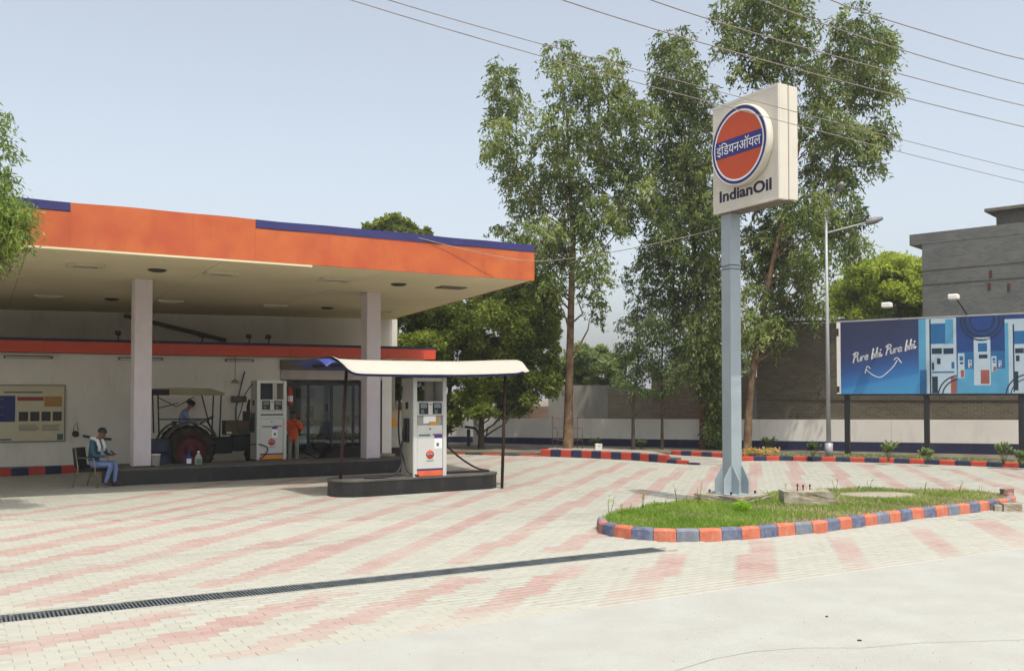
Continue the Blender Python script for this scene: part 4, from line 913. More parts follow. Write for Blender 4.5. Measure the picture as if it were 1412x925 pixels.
t = wallthing('meter_box', 'small dark grey meter box on the wall left of the amber based pump', 'meter box', 330, 550, -.12); bx('box', (-.25, 0, -.09), (.2, .11, .09), mat('box_grey', lin((84, 80, 70)), .6), t, .01); bx('lid', (-.2, -.012, -.06), (.15, -.001, .06), mat('box_grey2', lin((120, 112, 96)), .6), t)
t = wallthing('wall_duct', 'thin conduit running down the wall beside the amber based pump', 'conduit', 337, 530, -.05); MB().tube([(0, 0, .4), (-.1, 0, 0), (-.25, 0, -.7), (-.25, 0, -1.2)], .02, 6).build('pipe', blacksteel, t)
for i, (px0, px1) in enumerate([(5, 73), (163, 225), (310, 350)]):
    s0_, z_ = sw(px0, 492); s1_, _ = sw(px1, 492); t = store_thing('tube_light', ['unlit tube light under the band above the notice board', 'unlit tube light under the band behind the left column', 'unlit tube light under the band above the pendant bulb'][i], 'tube light', s0_, -.08, HB - .13)
    t['group'] = 'tube lights under the red band'; MB().tube([(0.05, 0, 0), (s1_ - s0_ - .05, 0, 0)], .02, 8).build('tube', whitepaint, t); bx('fitting', (0, .02, -.03), (s1_ - s0_, .07, .05), mat('fit_grey', lin((140, 134, 118)), .6), t)
# stained patches and bracket on the wall near the seated man
t = wallthing('wall_hook', 'dark wall hook with a loop of wire behind the seated man', 'hook', 104, 598, -.01); MB().lathe([(.0, 0), (.08, 0), (.09, .03), (.03, .06), (0, .06)], 12, M=Matrix.Rotation(R(90), 4, 'X')).build('plate', mat('dark_patch', lin((90, 86, 74)), .8), t); MB().tube([(-.05, -.06, 0), (-.04, -.08, .2), (.03, -.06, .34), (.07, -.05, .1)], .008, 6).build('wire', blacksteel, t)
t = wallthing('pipe_stub', 'grey pipe stub on the wall beside the seated man', 'pipe', 114, 602, -.04); MB().tube([(0, 0, .03), (.35, 0, -.05), (.75, 0, -.08)], .035, 8).build('pipe', mat('pipe_grey', lin((100, 96, 84)), .7), t)
# upper wall behind, with a dark sloping bar and floodlights on the band
UA = math.atan2(3.75, 11.92); uw = thing('upper_wall', 'plain cream upper storey wall between shop roof and canopy ceiling', 'wall', (-16.3, 30.35, 3.55), UA)
ul = math.hypot(11.92, 4.15)
MB().box((-6, 0, 0), (ul + .1, .3, 1.29)).build('wall_face', whitewall, uw)
MB().box((ul + .1 - .02, .3, -3.5), (ul + .08, 3, 1.28)).build('wall_return', whitewall, uw)
U0 = (-16.3, 30.35)
q0 = onwall(207, 444, U0, UA); q1 = onwall(312, 470, U0, UA)
o = MB().tube([(q0[0] - .8, -.25, q0[1] - 3.55 + .18), (q1[0], -.25, q1[1] - 3.55)], .07, 10).build('sloping_bar', mat('olive_bar', lin((110, 104, 82)), .7), None); o.location = uw.location; o.rotation_euler = uw.rotation_euler; tag(o, 'sloping olive bar along the upper wall above the red band', 'pipe')  # diagonal dark mark along the upper wall, given the shape of a round tube
for i, (px, py) in enumerate([(163, 446), (279, 452), (344, 464), (371, 462)]):
    s, h = sw(px, py + 10); t = store_thing('floodlight', ['floodlight on the band top, just left of the left column', 'floodlight on the band top, above the tractor cab', 'floodlight on the band top, left of the nearest pair', 'floodlight on the band top, rightmost of the four'][i], 'floodlight', s, .1, HT + .0)
    t['group'] = 'floodlights on top of the red band'; MB().tube([(0, 0, 0), (0.02, 0, .22)], .018, 6).build('bracket', blacksteel, t); MB().box((-.08, -.12, .17), (.08, .0, .28), M=Matrix.Rotation(R(-25), 4, 'X'), ch=.02).build('lamp_head', mat('lamp_dark', lin((70, 66, 58)), .5), t)

# ------------------------------------------------------------------ TRACTOR
TR = thing('tractor', 'old open tractor with khaki roof, red rear rim and muddy tyres', 'tractor', (-8.98, 26.03, 0), R(27))
rubber = mat('muddy_tyre', lin((92, 80, 56)), .9, col2=lin((44, 40, 34)), scale=6, bump=.3)
rimred = mat('faded_red_rim', lin((130, 52, 50)), .6, vary=.2, scale=5); body = mat('dark_green_tractor_body', lin((36, 40, 38)), .55, vary=.3, scale=5); khaki = mat('khaki_canvas', lv((150, 142, 108)), .9, vary=.1, scale=2)
def wheel(x, y, r, wd, lug):
    M = Matrix.Translation((x, y, r)) @ Matrix.Rotation(R(90), 4, 'X')
    ty = MB().lathe([(r*.62, -wd/2), (r*.8, -wd/2 - .01), (r*.95, -wd/2 + .03), (r*.97, 0), (r*.95, wd/2 - .03), (r*.8, wd/2 + .01), (r*.62, wd/2), (r*.62, -wd/2)], 36, M=M)
    for k in range(lug):
        for sg in (-1, 1):
            a = 2*math.pi*(k + (.5 if sg > 0 else 0))/lug; Mk = Matrix.Translation((x, y, r)) @ Matrix.Rotation(a, 4, 'Y') @ Matrix.Translation((0, sg*wd*.23, r*.965)) @ Matrix.Rotation(sg*R(35), 4, 'Z')
            ty.box((-.03, -wd*.28, -.03), (.03, wd*.28, .035), M=Mk)
    w_ = ty.build('wheel', rubber, TR)
    MB().lathe([(0, -wd*.3), (r*.2, -wd*.34), (r*.24, -wd*.1), (r*.55, -wd*.05), (r*.6, -wd*.42), (r*.63, -wd*.42), (r*.63, wd*.4), (0, wd*.2)], 28, M=Matrix.Translation((x, y, r)) @ Matrix.Rotation(R(90), 4, 'X') @ Matrix.Scale(-1, 4, (0, 0, 1))).build('rim', rimred, w_)
for sy in (-1, 1): wheel(0, sy*.78, .62, .34, 18); wheel(2.1, sy*.62, .38, .2, 14)
for sy in (-1, 1):
    mb = MB(); pts = []
    for k in range(15):
        a = R(200 - 175 * k / 14); pts.append((math.cos(a)*.72, math.sin(a)*.72 + .62))
    vs = []
    for (x, z) in pts:
        for yy, dr in ((sy*.55, 0), (sy*1.0, 0), (sy*1.0, -.035), (sy*.55, -.02)):
            l = math.hypot(x, z-.62); vs.append((x*(l+dr)/l, yy, .62 + (z-.62)*(l+dr)/l))
    fs = [(i*4+j, (i+1)*4+j, (i+1)*4+(j+1) % 4, i*4+(j+1) % 4) for i in range(14) for j in range(4)] + [(0,1,2,3), (59,58,57,56)]
    mb.add(vs, fs); mb.build('fender', mat('dusty_olive_fender', lin((112, 104, 76)), .8, vary=.2), TR)
bx('gearbox', (-.35, -.25, .45), (1.2, .25, .9), body, TR, .03)
bx('engine_block', (1.2, -.2, .5), (2.2, .2, .95), body, TR, .03)
hd = MB().prism([(1.0, -.28), (2.25, -.24), (2.35, -.15), (2.35, .15), (2.25, .24), (1.0, .28)], .96, 1.36).build('hood', mat('dusty_brown_hood', lin((128, 110, 76)), .7, vary=.2), TR)
for z in range(5): bx('grille_bar', (2.351, -.14, 1.0 + z*.06), (2.37, .14, 1.03 + z*.06), blacksteel, hd)
MB().tube([(2.1, -.7, .38), (2.1, .7, .38)], .04, 8).build('front_axle', body, TR)
MB().tube([(0, -.7, .62), (0, .7, .62)], .09, 10).build('rear_axle', body, TR)
MB().tube([(1.65, -.12, 1.3), (1.65, -.12, 1.75), (1.68, -.12, 1.95)], [.05, .05, .03], 10).build('exhaust_pipe', rust, TR); bx('air_filter', (1.48, -.3, 1.36), (1.68, -.16, 1.62), blacksteel, TR, .02)
MB().tube([(.75, 0, 1.0), (.55, 0, 1.35)], .025, 8).build('steering_column', blacksteel, TR)
Ms = Matrix.Translation((.54, 0, 1.38)) @ Matrix.Rotation(R(-30), 4, 'Y')
MB().tube([Ms @ Vector((math.cos(a)*.21, math.sin(a)*.21, 0)) for a in [i*math.pi/10 for i in range(21)]], .015, 6, caps=False).build('steering_wheel', black, TR)
MB().box((-.3, -.25, .98), (.12, .25, 1.06), ch=.02).box((-.36, -.25, 1.06), (-.28, .25, 1.36), ch=.02).build('seat', black, TR)
for x, y in ((-.78, -.62), (-.78, .62), (.78, -.62), (.78, .62)): MB().tube([(x, y, 1.02 if x < 0 else .9), (x * 1.05, y, 2.1)], .02, 6).build('roof_post', blacksteel, TR)
MB().tube([(.3, -.62, 2.08), (.5, -.62, 1.3), (.7, -.62, .95)], .018, 6).build('roof_brace', blacksteel, TR); MB().tube([(-.8, -.62, 2.0), (-.35, -.62, 1.75), (.1, -.62, 2.02)], .014, 6).build('roof_brace', blacksteel, TR); MB().tube([(-.8, -.62, 1.72), (-.3, -.62, 1.85)], .014, 6).build('roof_brace', blacksteel, TR); MB().tube([(-.78, -.62, 1.42), (.6, -.62, 1.42)], .016, 6).build('side_rail', blacksteel, TR)
prof = [(-.98, 2.13), (-.9, 2.24), (-.2, 2.27), (.65, 2.25), (1.02, 2.13)]
mb = MB(); vs = []
for yy in (-.72, .72):
    for (x, z) in prof: vs.append((x - .12, yy, z))
for yy in (-.72, .72):
    for (x, z) in prof: vs.append((x * .98 - .12, yy, max(2.06, z - .19)))
n5 = 5; fs = [(i, i+1, n5+i+1, n5+i) for i in range(4)] + [(i, 2*n5+i, 2*n5+i+1, i+1) for i in range(4)] + [(n5+i+1, 3*n5+i+1, 3*n5+i, n5+i) for i in range(4)] + [(0, n5, 3*n5, 2*n5), (4, 2*n5+4, 3*n5+4, n5+4)] + [(2*n5+i+1, 2*n5+i, 3*n5+i, 3*n5+i+1) for i in range(4)]
mb.add(vs, fs).build('roof_canvas', khaki, TR)
bx('rear_flap', (-1.1, -.726, 2.06), (-.54, -.722, 2.22), mat('black_canvas', (0.02, 0.02, 0.02), .9), TR)
for k, (x, z) in enumerate(((1.05, 1.02), (1.12, 1.02))): MB().lathe([(0, 0), (.035, 0), (.035, .05), (0, .05)], 10, M=Matrix.Translation((x, -.3, z)) @ Matrix.Rotation(R(90), 4, 'X')).build('work_lamp', whitepaint, TR)
MB().box((1.5, -.33, .98), (1.62, -.25, 1.12), ch=.01).build('oil_filter', mat('green_filter', lin((40, 120, 90)), .5), TR)

# ------------------------------------------------------------------ PEOPLE
def person(name, label, loc, rz, J, shirt, trousers, scale=1.0, shoes=None, cat='person', sleeves='long', hair=True, face=1.0, head_dir=(1, 0, 0), turban=None, hands=None, extra=None):
    t = thing(name, label, cat, loc, rz)
    ms = [skin, shirt, trousers, shoes or blacksteel]
    vs = []; rad = []; es = []; em = []; idx = {}
    def v(n_, p, r): idx[n_] = len(vs); vs.append(Vector(p)); rad.append(r if isinstance(r, tuple) else (r, r))
    def e(a, b, m): es.append((idx[a], idx[b])); em.append(m)
    v('pel', J['pel'], (.13, .15)); v('spn', J['spn'], (.11, .135)); v('chs', J['chs'], (.115, .16)); v('nkb', J['nkb'], (.06, .07)); v('nck', J['nck'], .052)
    hd_ = Vector(J['head']); v('jaw', (Vector(J['nck']) * .35 + hd_ * .65), (.07, .066)); v('hed', hd_, (.095, .08)); 
    up = (hd_ - Vector(J['nck'])).normalized(); v('crn', hd_ + up * .075, (.07, .06))
    for a, b, m in (('pel', 'spn', 1), ('spn', 'chs', 1), ('chs', 'nkb', 1), ('nkb', 'nck', 0), ('nck', 'jaw', 0), ('jaw', 'hed', 0), ('hed', 'crn', 0)): e(a, b, m)
    for s in 'lr':
        v('sh' + s, J['sh' + s], .062); v('el' + s, J['el' + s], .043); v('wr' + s, J['wr' + s], .029); v('hn' + s, J['hn' + s], (.018, .036))
        e('chs', 'sh' + s, 1); e('sh' + s, 'el' + s, 1); e('el' + s, 'wr' + s, 1 if sleeves == 'long' else 0); e('wr' + s, 'hn' + s, 0)
        v('hp' + s, J['hp' + s], .085); v('kn' + s, J['kn' + s], .062); v('an' + s, J['an' + s], .045); v('to' + s, J['to' + s], .035)
        e('pel', 'hp' + s, 2); e('hp' + s, 'kn' + s, 2); e('kn' + s, 'an' + s, 2); e('an' + s, 'to' + s, 3)
    me = bpy.data.meshes.new('tmp'); me.from_pydata(vs, es, []); o = bpy.data.objects.new('tmp', me); SC.collection.objects.link(o)
    md = o.modifiers.new('k', 'SKIN'); md.use_smooth_shade = True
    if not me.skin_vertices: me.skin_vertices.new() if hasattr(me.skin_vertices, 'new') else None
    if not me.skin_vertices:
        bpy.context.view_layer.objects.active = o; bpy.ops.object.modifier_remove(modifier='k'); bpy.ops.object.modifier_add(type='SKIN')
    for i, sv in enumerate(me.skin_vertices[0].data): sv.radius = rad[i]; sv.use_root = (i == 0)
    sd = o.modifiers.new('s', 'SUBSURF'); sd.levels = 2; sd.render_levels = 2
    bpy.context.view_layer.update()
    me2 = bpy.data.meshes.new_from_object(o.evaluated_get(bpy.context.evaluated_depsgraph_get())); bpy.data.objects.remove(o)
    mb = MB()
    for v_ in me2.vertices: mb.v.append(tuple(v_.co))
    for p in me2.polygons:
        mb.f.append(tuple(p.vertices)); c = p.center; best = 9; bm_ = 0
        for (a, b), m in zip(es, em):
            A_, B_ = vs[a], vs[b]; d = B_ - A_; tt = max(0, min(1, (c - A_).dot(d) / max(d.length_squared, 1e-9))); ds = (c - A_ - d * tt).length - (rad[a][0] * (1-tt) + rad[b][0] * tt)
            if ds < best: best = ds; bm_ = m
        mb.m.append(bm_); mb.sm.append(True)
    # fingers
    for s in 'lr':
        w_ = Vector(J['wr' + s]); h_ = Vector(J['hn' + s]); d = (h_ - w_).normalized(); sd_ = d.cross(Vector((0, 0, 1))); sd_ = sd_.normalized() if sd_.length > .1 else Vector((0, 1, 0)); nn = sd_.cross(d)
        curl = -0.5 * nn if nn.z > 0 else 0.5 * nn
        for k, ln in enumerate((.062, .072, .068, .052)):
            b0 = h_ + sd_ * (k - 1.5) * .019 + d * .008; p1 = b0 + (d + curl*.4).normalized() * ln * .5; p2 = p1 + (d + curl*1.3).normalized() * ln * .35; p3 = p2 + (d*.5 + curl*1.9).normalized() * ln * .3
            mb.tube([b0 - d*.015, p1, p2, p3], [.0095, .009, .008, .006], 6, 0)
        sg = 1 if s == 'l' else -1; b0 = w_.lerp(h_, .45) + sd_ * .025 * sg; mb.tube([b0, b0 + sd_*.025*sg + d*.025, b0 + sd_*.03*sg + d*.055 + curl*.02], [.012, .011, .008], 6, 0)
    # face
    f_ = Vector(head_dir).normalized(); f_ = (f_ - up * f_.dot(up)).normalized(); sdv = up.cross(f_)
    mb.tube([hd_ + f_*.083 + up*.012, hd_ + f_*.106 - up*.02, hd_ + f_*.088 - up*.03], [.008, .016, .01], 6, 0)
    for sg in (-1, 1): mb.tube([hd_ + sdv*sg*.078 - up*.012, hd_ + sdv*sg*.092 - f_*.008 + up*.012, hd_ + sdv*sg*.08 + up*.028], [.01, .013, .008], 6, 0)
    body_o = mb.build('body', ms, t)
    fm = MB()
    for sg in (-1, 1): fm.lathe([(0, -.009), (.009, -.004), (.009, .004), (0, .009)], 8, M=Matrix.Translation(hd_ + f_*.084 + sdv*sg*.032 + up*.012))
    fm.tube([hd_ + f_*.088 - up*.05 - sdv*.022, hd_ + f_*.094 - up*.05, hd_ + f_*.088 - up*.05 + sdv*.022], .006, 6)
    fm.build('face_features', mat('dark_features', lin((40, 22, 20)), .5), t)
    Rm = Matrix((f_, sdv, up)).transposed().to_4x4(); Mh = Matrix.Translation(hd_ + up*.028 - f_*.012) @ Rm
    if turban is None:
        hv = MB(); n1, n2 = 16, 9; vs_ = []; fs_ = []
        for j in range(n2 + 1):
            ph = j / n2
            for i in range(n1):
                a = 2*math.pi*i/n1; back = (1 - math.cos(a)) / 2; lim = 1.35 + .85 * back; q = ph * lim; rr = 1.0 + .03 * math.sin(i*5 + j*3)
                vs_.append(Mh @ Vector((math.sin(q)*math.cos(a)*.106*rr, math.sin(q)*math.sin(a)*.096*rr, math.cos(q)*.098*rr)))
        for j in range(n2):
            for i in range(n1): fs_.append((j*n1+i, j*n1+(i+1) % n1, (j+1)*n1+(i+1) % n1, (j+1)*n1+i))
        hv.add(vs_, fs_, 0, True).build('hair', hairm, t)
    else:
        tb = MB()
        for k in range(6):
            z = .0 + k*.02; r_ = .115 - abs(k-2)*.008; tb.tube([Mh @ Vector((math.cos(a)*r_ - .005, math.sin(a)*r_*.92, z + .012*math.sin(a + k))) for a in [i*math.pi/8 for i in range(17)]], .017, 6, caps=False)
        tb.lathe([(0, .12), (.06, .115), (.1, .08), (.11, .02)], 14, M=Mh).build('turban', turban, t)
    return t
denim = mat('light_blue_denim', lv((118, 140, 186)), .85, vary=.12, scale=12); teal = mat('teal_shirt', lv((52, 92, 112)), .85, vary=.1, scale=8)
sandal = mat('brown_sandal', lin((90, 60, 44)), .7)
# seated man: forward = +x
mp = G(129, 671)
J = dict(pel=(0, 0, .50), spn=(.0, 0, .68), chs=(.05, 0, .92), nkb=(.09, 0, 1.06), nck=(.13, 0, 1.11), head=(.19, 0, 1.205),
    shl=(.06, .19, 1.0), ell=(.16, .25, .73), wrl=(.36, .12, .70), hnl=(.43, .08, .73), shr=(.06, -.19, 1.0), elr=(.14, -.26, .72), wrr=(.34, -.12, .68), hnr=(.42, -.06, .70),
    hpl=(.05, .1, .50), knl=(.46, .12, .53), anl=(.44, .10, .10), tol=(.58, .12, .05), hpr=(.05, -.1, .50), knr=(.50, -.14, .51), anr=(.36, -.12, .10), tor=(.50, -.13, .05))
sat = person('person', 'seated man in teal shirt, white neck towel and pale jeans looking at his hands', (mp.x, mp.y, 0), R(-7), J, teal, denim, shoes=sandal, head_dir=(1, -.1, -.55))
towel = MB()
for sg in (-1, 1): towel.tube([(-.06, sg*.03, 1.09), (.02, sg*.09, 1.09), (.14, sg*.10, 1.03), (.19, sg*.10, .9), (.18, sg*.09, .80)], [.035, .045, .045, .04, .035], 8)
towel.build('neck_towel', mat('white_towel', lv((222, 224, 226)), .95, vary=.06, scale=20, bump=.4), sat)
ph = bx('mobile_phone', (mp.x, mp.y, 0), (mp.x + .001, mp.y + .001, .001), blacksteel, None); bpy.data.objects.remove(ph)
ph = MB().box((-.035, -.01, -.075), (.035, 0, .075), ch=.003).build('mobile_phone', blacksteel, None); tag(ph, 'small dark phone held in the hands of the seated man', 'phone')
ph.location = Matrix.Translation((mp.x, mp.y, 0)) @ Matrix.Rotation(R(-12), 4, 'Z') @ Vector((.47, .01, .765)); ph.rotation_euler = (R(-50), 0, R(78))
chz = thing('armchair', 'black cushioned chair with bare metal arms under the seated man', 'chair', (mp.x, mp.y, 0), R(-7))
MB().box((-.22, -.24, .36), (.26, .24, .41), ch=.015).build('seat', black, chz); MB().box((-.28, -.23, .45), (-.23, .23, .92), M=Matrix.Rotation(R(-7), 4, 'Y'), ch=.015).build('backrest', black, chz)
tanm = mat('tan_steel_tube', lin((176, 160, 134)), .4, metal=.3)
for sy in (-1, 1):
    y = sy * .28; MB().tube([(.26, y, 0), (.20, y, .40), (.17, y, .64), (.12, y, .66), (-.2, y, .66)], .014, 8).build('front_leg', tanm, chz)
    MB().tube([(-.33, y, 0), (-.2, y, .40), (-.28, y, .9)], .014, 8).build('rear_leg', tanm, chz); bx('armrest', (-.18, y - .025, .672), (.17, y + .025, .695), black, chz, .005)
MB().tube([(.2, -.28, .34), (.2, .28, .34)], .012, 6).tube([(-.22, -.28, .34), (-.22, .28, .34)], .012, 6).build('cross_bar', tanm, chz)
# attendant in orange behind the pump: forward -y, arms folded up to chin
ap = P(404.5, 560, 26.6)
J = dict(pel=(0, 0, .86), spn=(0, 0, 1.02), chs=(0, 0, 1.24), nkb=(0, 0, 1.38), nck=(0, 0, 1.42), head=(.03, 0, 1.52),
    shl=(0, .17, 1.31), ell=(.1, .24, 1.08), wrl=(.17, .06, 1.28), hnl=(.15, .02, 1.36), shr=(0, -.17, 1.31), elr=(.12, -.22, 1.1), wrr=(.2, .0, 1.22), hnr=(.18, .05, 1.30),
    hpl=(0, .09, .84), knl=(.02, .1, .46), anl=(0, .1, .08), tol=(.14, .12, .04), hpr=(0, -.09, .84), knr=(.02, -.1, .46), anr=(0, -.1, .08), tor=(.14, -.12, .04))
person('person', 'standing attendant in orange shirt with folded arms beside the canopy pump', (ap.x, ap.y, 0), R(-70), J, mat('orange_shirt', lv((226, 92, 32)), .85, vary=.08, scale=8), mat('grey_trousers', lv((150, 150, 140)), .9), head_dir=(1, 0, -.1))
# tractor driver, seated in the tractor
J = dict(pel=(-.1, 0, 1.10), spn=(-.12, 0, 1.28), chs=(-.06, 0, 1.52), nkb=(0, 0, 1.65), nck=(.05, 0, 1.69), head=(.10, 0, 1.79),
    shl=(-.06, .19, 1.59), ell=(.06, .24, 1.34), wrl=(.32, .16, 1.36), hnl=(.38, .14, 1.37), shr=(-.06, -.19, 1.59), elr=(.06, -.24, 1.34), wrr=(.32, -.16, 1.36), hnr=(.38, -.14, 1.37),
    hpl=(-.05, .1, 1.10), knl=(.36, .14, 1.16), anl=(.55, .14, .82), tol=(.68, .14, .80), hpr=(-.05, -.1, 1.10), knr=(.36, -.14, 1.16), anr=(.55, -.14, .82), tor=(.68, -.14, .80))
person('person', 'tractor driver in pale blue shirt and dark turban at the steering wheel', TR.location, R(27), J, mat('pale_blue_shirt', lv((138, 146, 184)), .85), mat('pale_trousers', lin((140, 146, 176)), .9), turban=mat('dark_turban', (0.02, 0.015, 0.018), .9), head_dir=(1, 0, -.2))
# barrel, bucket and oil bottles
bp_ = P(216, 600, 24.4); bl = thing('plastic_drum', 'dark blue drum standing behind the white bucket by the left column', 'drum', (bp_.x + .05, bp_.y + .1, 0), 0)
MB().lathe([(0, 0), (.27, 0), (.29, .03), (.28, .3), (.295, .32), (.28, .34), (.28, .6), (.295, .62), (.28, .64), (.28, .9), (.26, .93), (0, .93)], 24).build('drum_body', mat('drum_blue', lin((44, 58, 84)), .5), bl); MB().lathe([(.05, .93), (.05, .96), (0, .96)], 10, M=Matrix.Translation((.15, 0, 0))).build('bung', black, bl)
def bottle(name, px, m, lab, capm):
    p = G(px, 640.5, MIH); t = thing(name, lab, 'bottle', p, R(30)); MB().box((-.08, -.05, 0), (.08, .05, .2), ch=.02).build('bottle_body', m, t); MB().lathe([(.07, .2), (.05, .25), (.025, .27), (.025, .3)], 12).build('shoulder', m, t)
    MB().lathe([(.03, .295), (.03, .33), (0, .33)], 10).build('cap', capm, t); bx('label_print', (-.055, -.054, .03), (.055, -.0505, .15), white if capm is not white else tealp, t)
bottle('oil_bottle', 260, mat('bottle_blue', lin((50, 60, 150)), .35), 'blue oil bottle standing on the plinth in front of the tractor wheel', navy)
bottle('oil_bottle', 273.5, mat('bottle_cream', lin((220, 216, 190)), .35), 'cream oil bottle standing on the plinth beside the blue one', white)
p = G(214, 642, MIH); t = thing('bucket', 'white plastic bucket on the plinth just right of the left column', 'bucket', p, 0); MB().lathe([(0, 0), (.095, 0), (.12, .26), (.128, .26), (.128, .28), (.115, .28), (.09, .02), (0, .02)], 20).build('bucket_body', whitepaint, t); MB().tube([(.12*math.cos(a), .12*math.sin(a)*.4 - .0, .27 - .1*abs(math.sin(a))) for a in [i*math.pi/8 for i in range(9)]], .004, 6).build('handle', blacksteel, t)

# ------------------------------------------------------------------ TALL SIGN
SGA = math.atan2(-1.45, .81); SL = Vector((3.756, 17.5, 0))
pc = Vector((4.02, 17.62, 0)); Wn = Vector((math.sin(SGA), -math.cos(SGA), 0))
SW, SD = 1.66, .46
sg = thing('pylon_sign', 'tall cream box sign with round orange logo on a pale blue pole', 'sign', (SL.x, SL.y, 0), SGA)
z0, z1 = 5.40, 7.40
def hull(x0, x1, y0, y1, a, b, m, name, ch=.012): return bx(name, (x0, y0, a), (x1, y1, b), m, sg, ch)
hull(0, SW, .02, SD * .52, z0, z1, cream, 'sign_cabinet'); hull(.004, SW + .006, SD * .52 + .012, SD, z0 + .01, z1 - .01, cream, 'sign_cabinet')
bx('cabinet_gap', (.02, SD*.52 - .02, z0 + .02), (SW - .02, SD*.52 + .03, z1 - .02), mat('gap_shadow_grey', lin((90, 84, 76)), .8), sg)
mb = MB(); mb.box((.0, .0, z1 - .05), (SW, .019, z1)).box((0, 0, z0), (SW, .019, z0 + .05)).box((0, 0, z0 + .051), (.04, .019, z1 - .051)).box((SW - .04, 0, z0 + .051), (SW, .019, z1 - .051)); mb.build('face_frame', cream, sg)
bx('face_panel', (.041, .006, z0 + .051), (SW - .041, .019, z1 - .051), mat('cream_face', lv((222, 215, 200)), .4, vary=.04, dirt=.15, dirtcol=lv((180, 160, 134))), sg)
for k in range(9): bx('underside_slat', (.06 + k * .175, .05, z0 - .006), (.06 + k*.175 + .15, SD - .05, z0 - .001), mat('sign_underside', lin((150, 140, 126)), .8, dirt=.5), sg)
cx_, cz_ = .83, 6.50; M = Matrix.Translation((cx_, 0, cz_)) @ Matrix.Rotation(R(90), 4, 'X'); RR = .69
rim = MB().lathe([(RR + .03, 0), (RR + .035, .06), (RR + .03, .13), (RR + .005, .15), (RR, .14)], 64, M=M).build('logo_rim', cream, sg)
MB().lathe([(RR, .138), (.60, .141)], 64, M=M).build('logo_ring', logobl, rim); MB().lathe([(.635, .1425), (.6, .1425)], 64, M=M).build('logo_thin_ring', white, rim)
dc = MB().lathe([(.615, .1400), (.0, .1405)], 64, M=M).build('logo_disc', logoor, rim)
mb = MB(); hb = .155; n = 24; pts = []
a0 = math.asin(hb / .6)
for k in range(9): a = -a0 + 2*a0*k/8; pts.append((cx_ + .606*math.cos(a), cz_ + .606*math.sin(a)))
for k in range(9): a = math.pi - a0 + 2*a0*k/8; pts.append((cx_ + .606*math.cos(a), cz_ + .606*math.sin(a)))
mb.add([(x, -.1445, z) for x, z in pts], [tuple(range(len(pts)))]); mb.build('logo_band', logobl, rim)
text('logo_word', 'इंिडयनऑयल', .3, white, rim, cx_, -.1475, cz_ - .10, bold=.0, width=1.12, align='CENTER', ext=.001, height=.25)
text('brand_word', 'IndianOil', .3, ink, sg, .17, .003, 5.60, bold=.009, width=1.32, ext=.002, height=.215)
# pole with gussets on a concrete footing
pl = .125; P0 = Vector(( (pc.x - SL.x)*math.cos(SGA) + (pc.y - SL.y)*math.sin(SGA), -(pc.x - SL.x)*math.sin(SGA) + (pc.y - SL.y)*math.cos(SGA), 0))
x_, y_ = .205, .235
bx('pole', (x_ - pl, y_ - pl, .42), (x_ + pl, y_ + pl, z0 - .007), steelblue, sg, .006)
MB().box((x_ - .32, y_ - .32, .232), (x_ + .32, y_ + .32, .25)).build('base_plate', steelblue, sg)
bx('pole_foot', (x_ - pl, y_ - pl, .251), (x_ + pl, y_ + pl, .419), steelblue, sg)
for (dx, dy) in ((1, 0), (-1, 0), (0, 1), (0, -1)):
    for off in (-.115, .115):
        th_ = .006; A_ = [(pl + .002, .251), (.31, .251), (.31, .50), (pl + .03, .74), (pl + .002, .74)]; vs = []
        for q in (off - th_, off + th_):
            for (r_, z) in A_: vs.append((x_ + (dx * r_ if dx else q), y_ + (dy * r_ if dy else q), z))
        MB().add(vs, [(0, 1, 2, 3, 4), (9, 8, 7, 6, 5)] + [(i, 5+i, 5+(i+1) % 5, (i+1) % 5) for i in range(5)]).build('gusset', steelblue, sg)
for i in (-1, 1):
    for j in (-1, 1): MB().lathe([(.02, .25), (.02, .30), (0, .30)], 8, M=Matrix.Translation((x_ + i*.29, y_ + j*.29, 0))).build('anchor_bolt', rust, sg)
MB().tube([(x_ + pl*1.06*a, y_ + pl*1.06*b, 4.43 + .01*a) for a, b in ((-1,-1),(1,-1),(1,1),(-1,1),(-1,-1))], .006, 5).tube([(x_ + pl*1.06*a, y_ + pl*1.06*b, 4.37) for a, b in ((-1,-1),(1,-1),(1,1),(-1,1),(-1,-1))], .005, 5).build('wire_wrap', blacksteel, sg)
# a square access hatch part way up
def rough_block(name, label, cat, loc, rz, sx, sy, sz, m, amp=.03, cuts=6, grp=None, mats=None):
    b = bmesh_box(sx, sy, sz, cuts); rnd = random.Random(int(loc[0] * 100)); ph = [rnd.uniform(0, 6) for _ in range(6)]
    vs = []
    for (x, y, z) in b[0]:
        n_ = math.sin(x*9 + ph[0]) * math.cos(y*11 + ph[1]) + math.sin(z*13 + x*7 + ph[2]) * .6 + rnd.uniform(-.4, .4)
        l = Vector((x, y, z - sz/2)); l = l.normalized() if l.length > 0 else l; e = amp * n_ * .5
        vs.append((x + l.x*e, y + l.y*e, z + (l.z*e if z > .01 else 0)))
    o = MB().add(vs, b[1]).build(name, m, None, loc, rz); return tag(o, label, cat, grp)
def bmesh_box(sx, sy, sz, n):
    vd = {}; vs = []; fs = []
    def vi(p):
        k = tuple(round(c, 5) for c in p)
        if k not in vd: vd[k] = len(vs); vs.append(p)
        return vd[k]
    for ax in range(3):
        for sd in (0, 1):
            for i in range(n):
                for j in range(n):
                    q = []
                    for (di, dj) in ((0, 0), (1, 0), (1, 1), (0, 1)):
                        c = [0, 0, 0]; c[ax] = sd; c[(ax+1) % 3] = (i + di)/n; c[(ax+2) % 3] = (j + dj)/n
                        q.append(vi(((c[0]-.5)*sx, (c[1]-.5)*sy, c[2]*sz)))
                    fs.append(tuple(q if sd else q[::-1]))
    return vs, fs
import mathutils
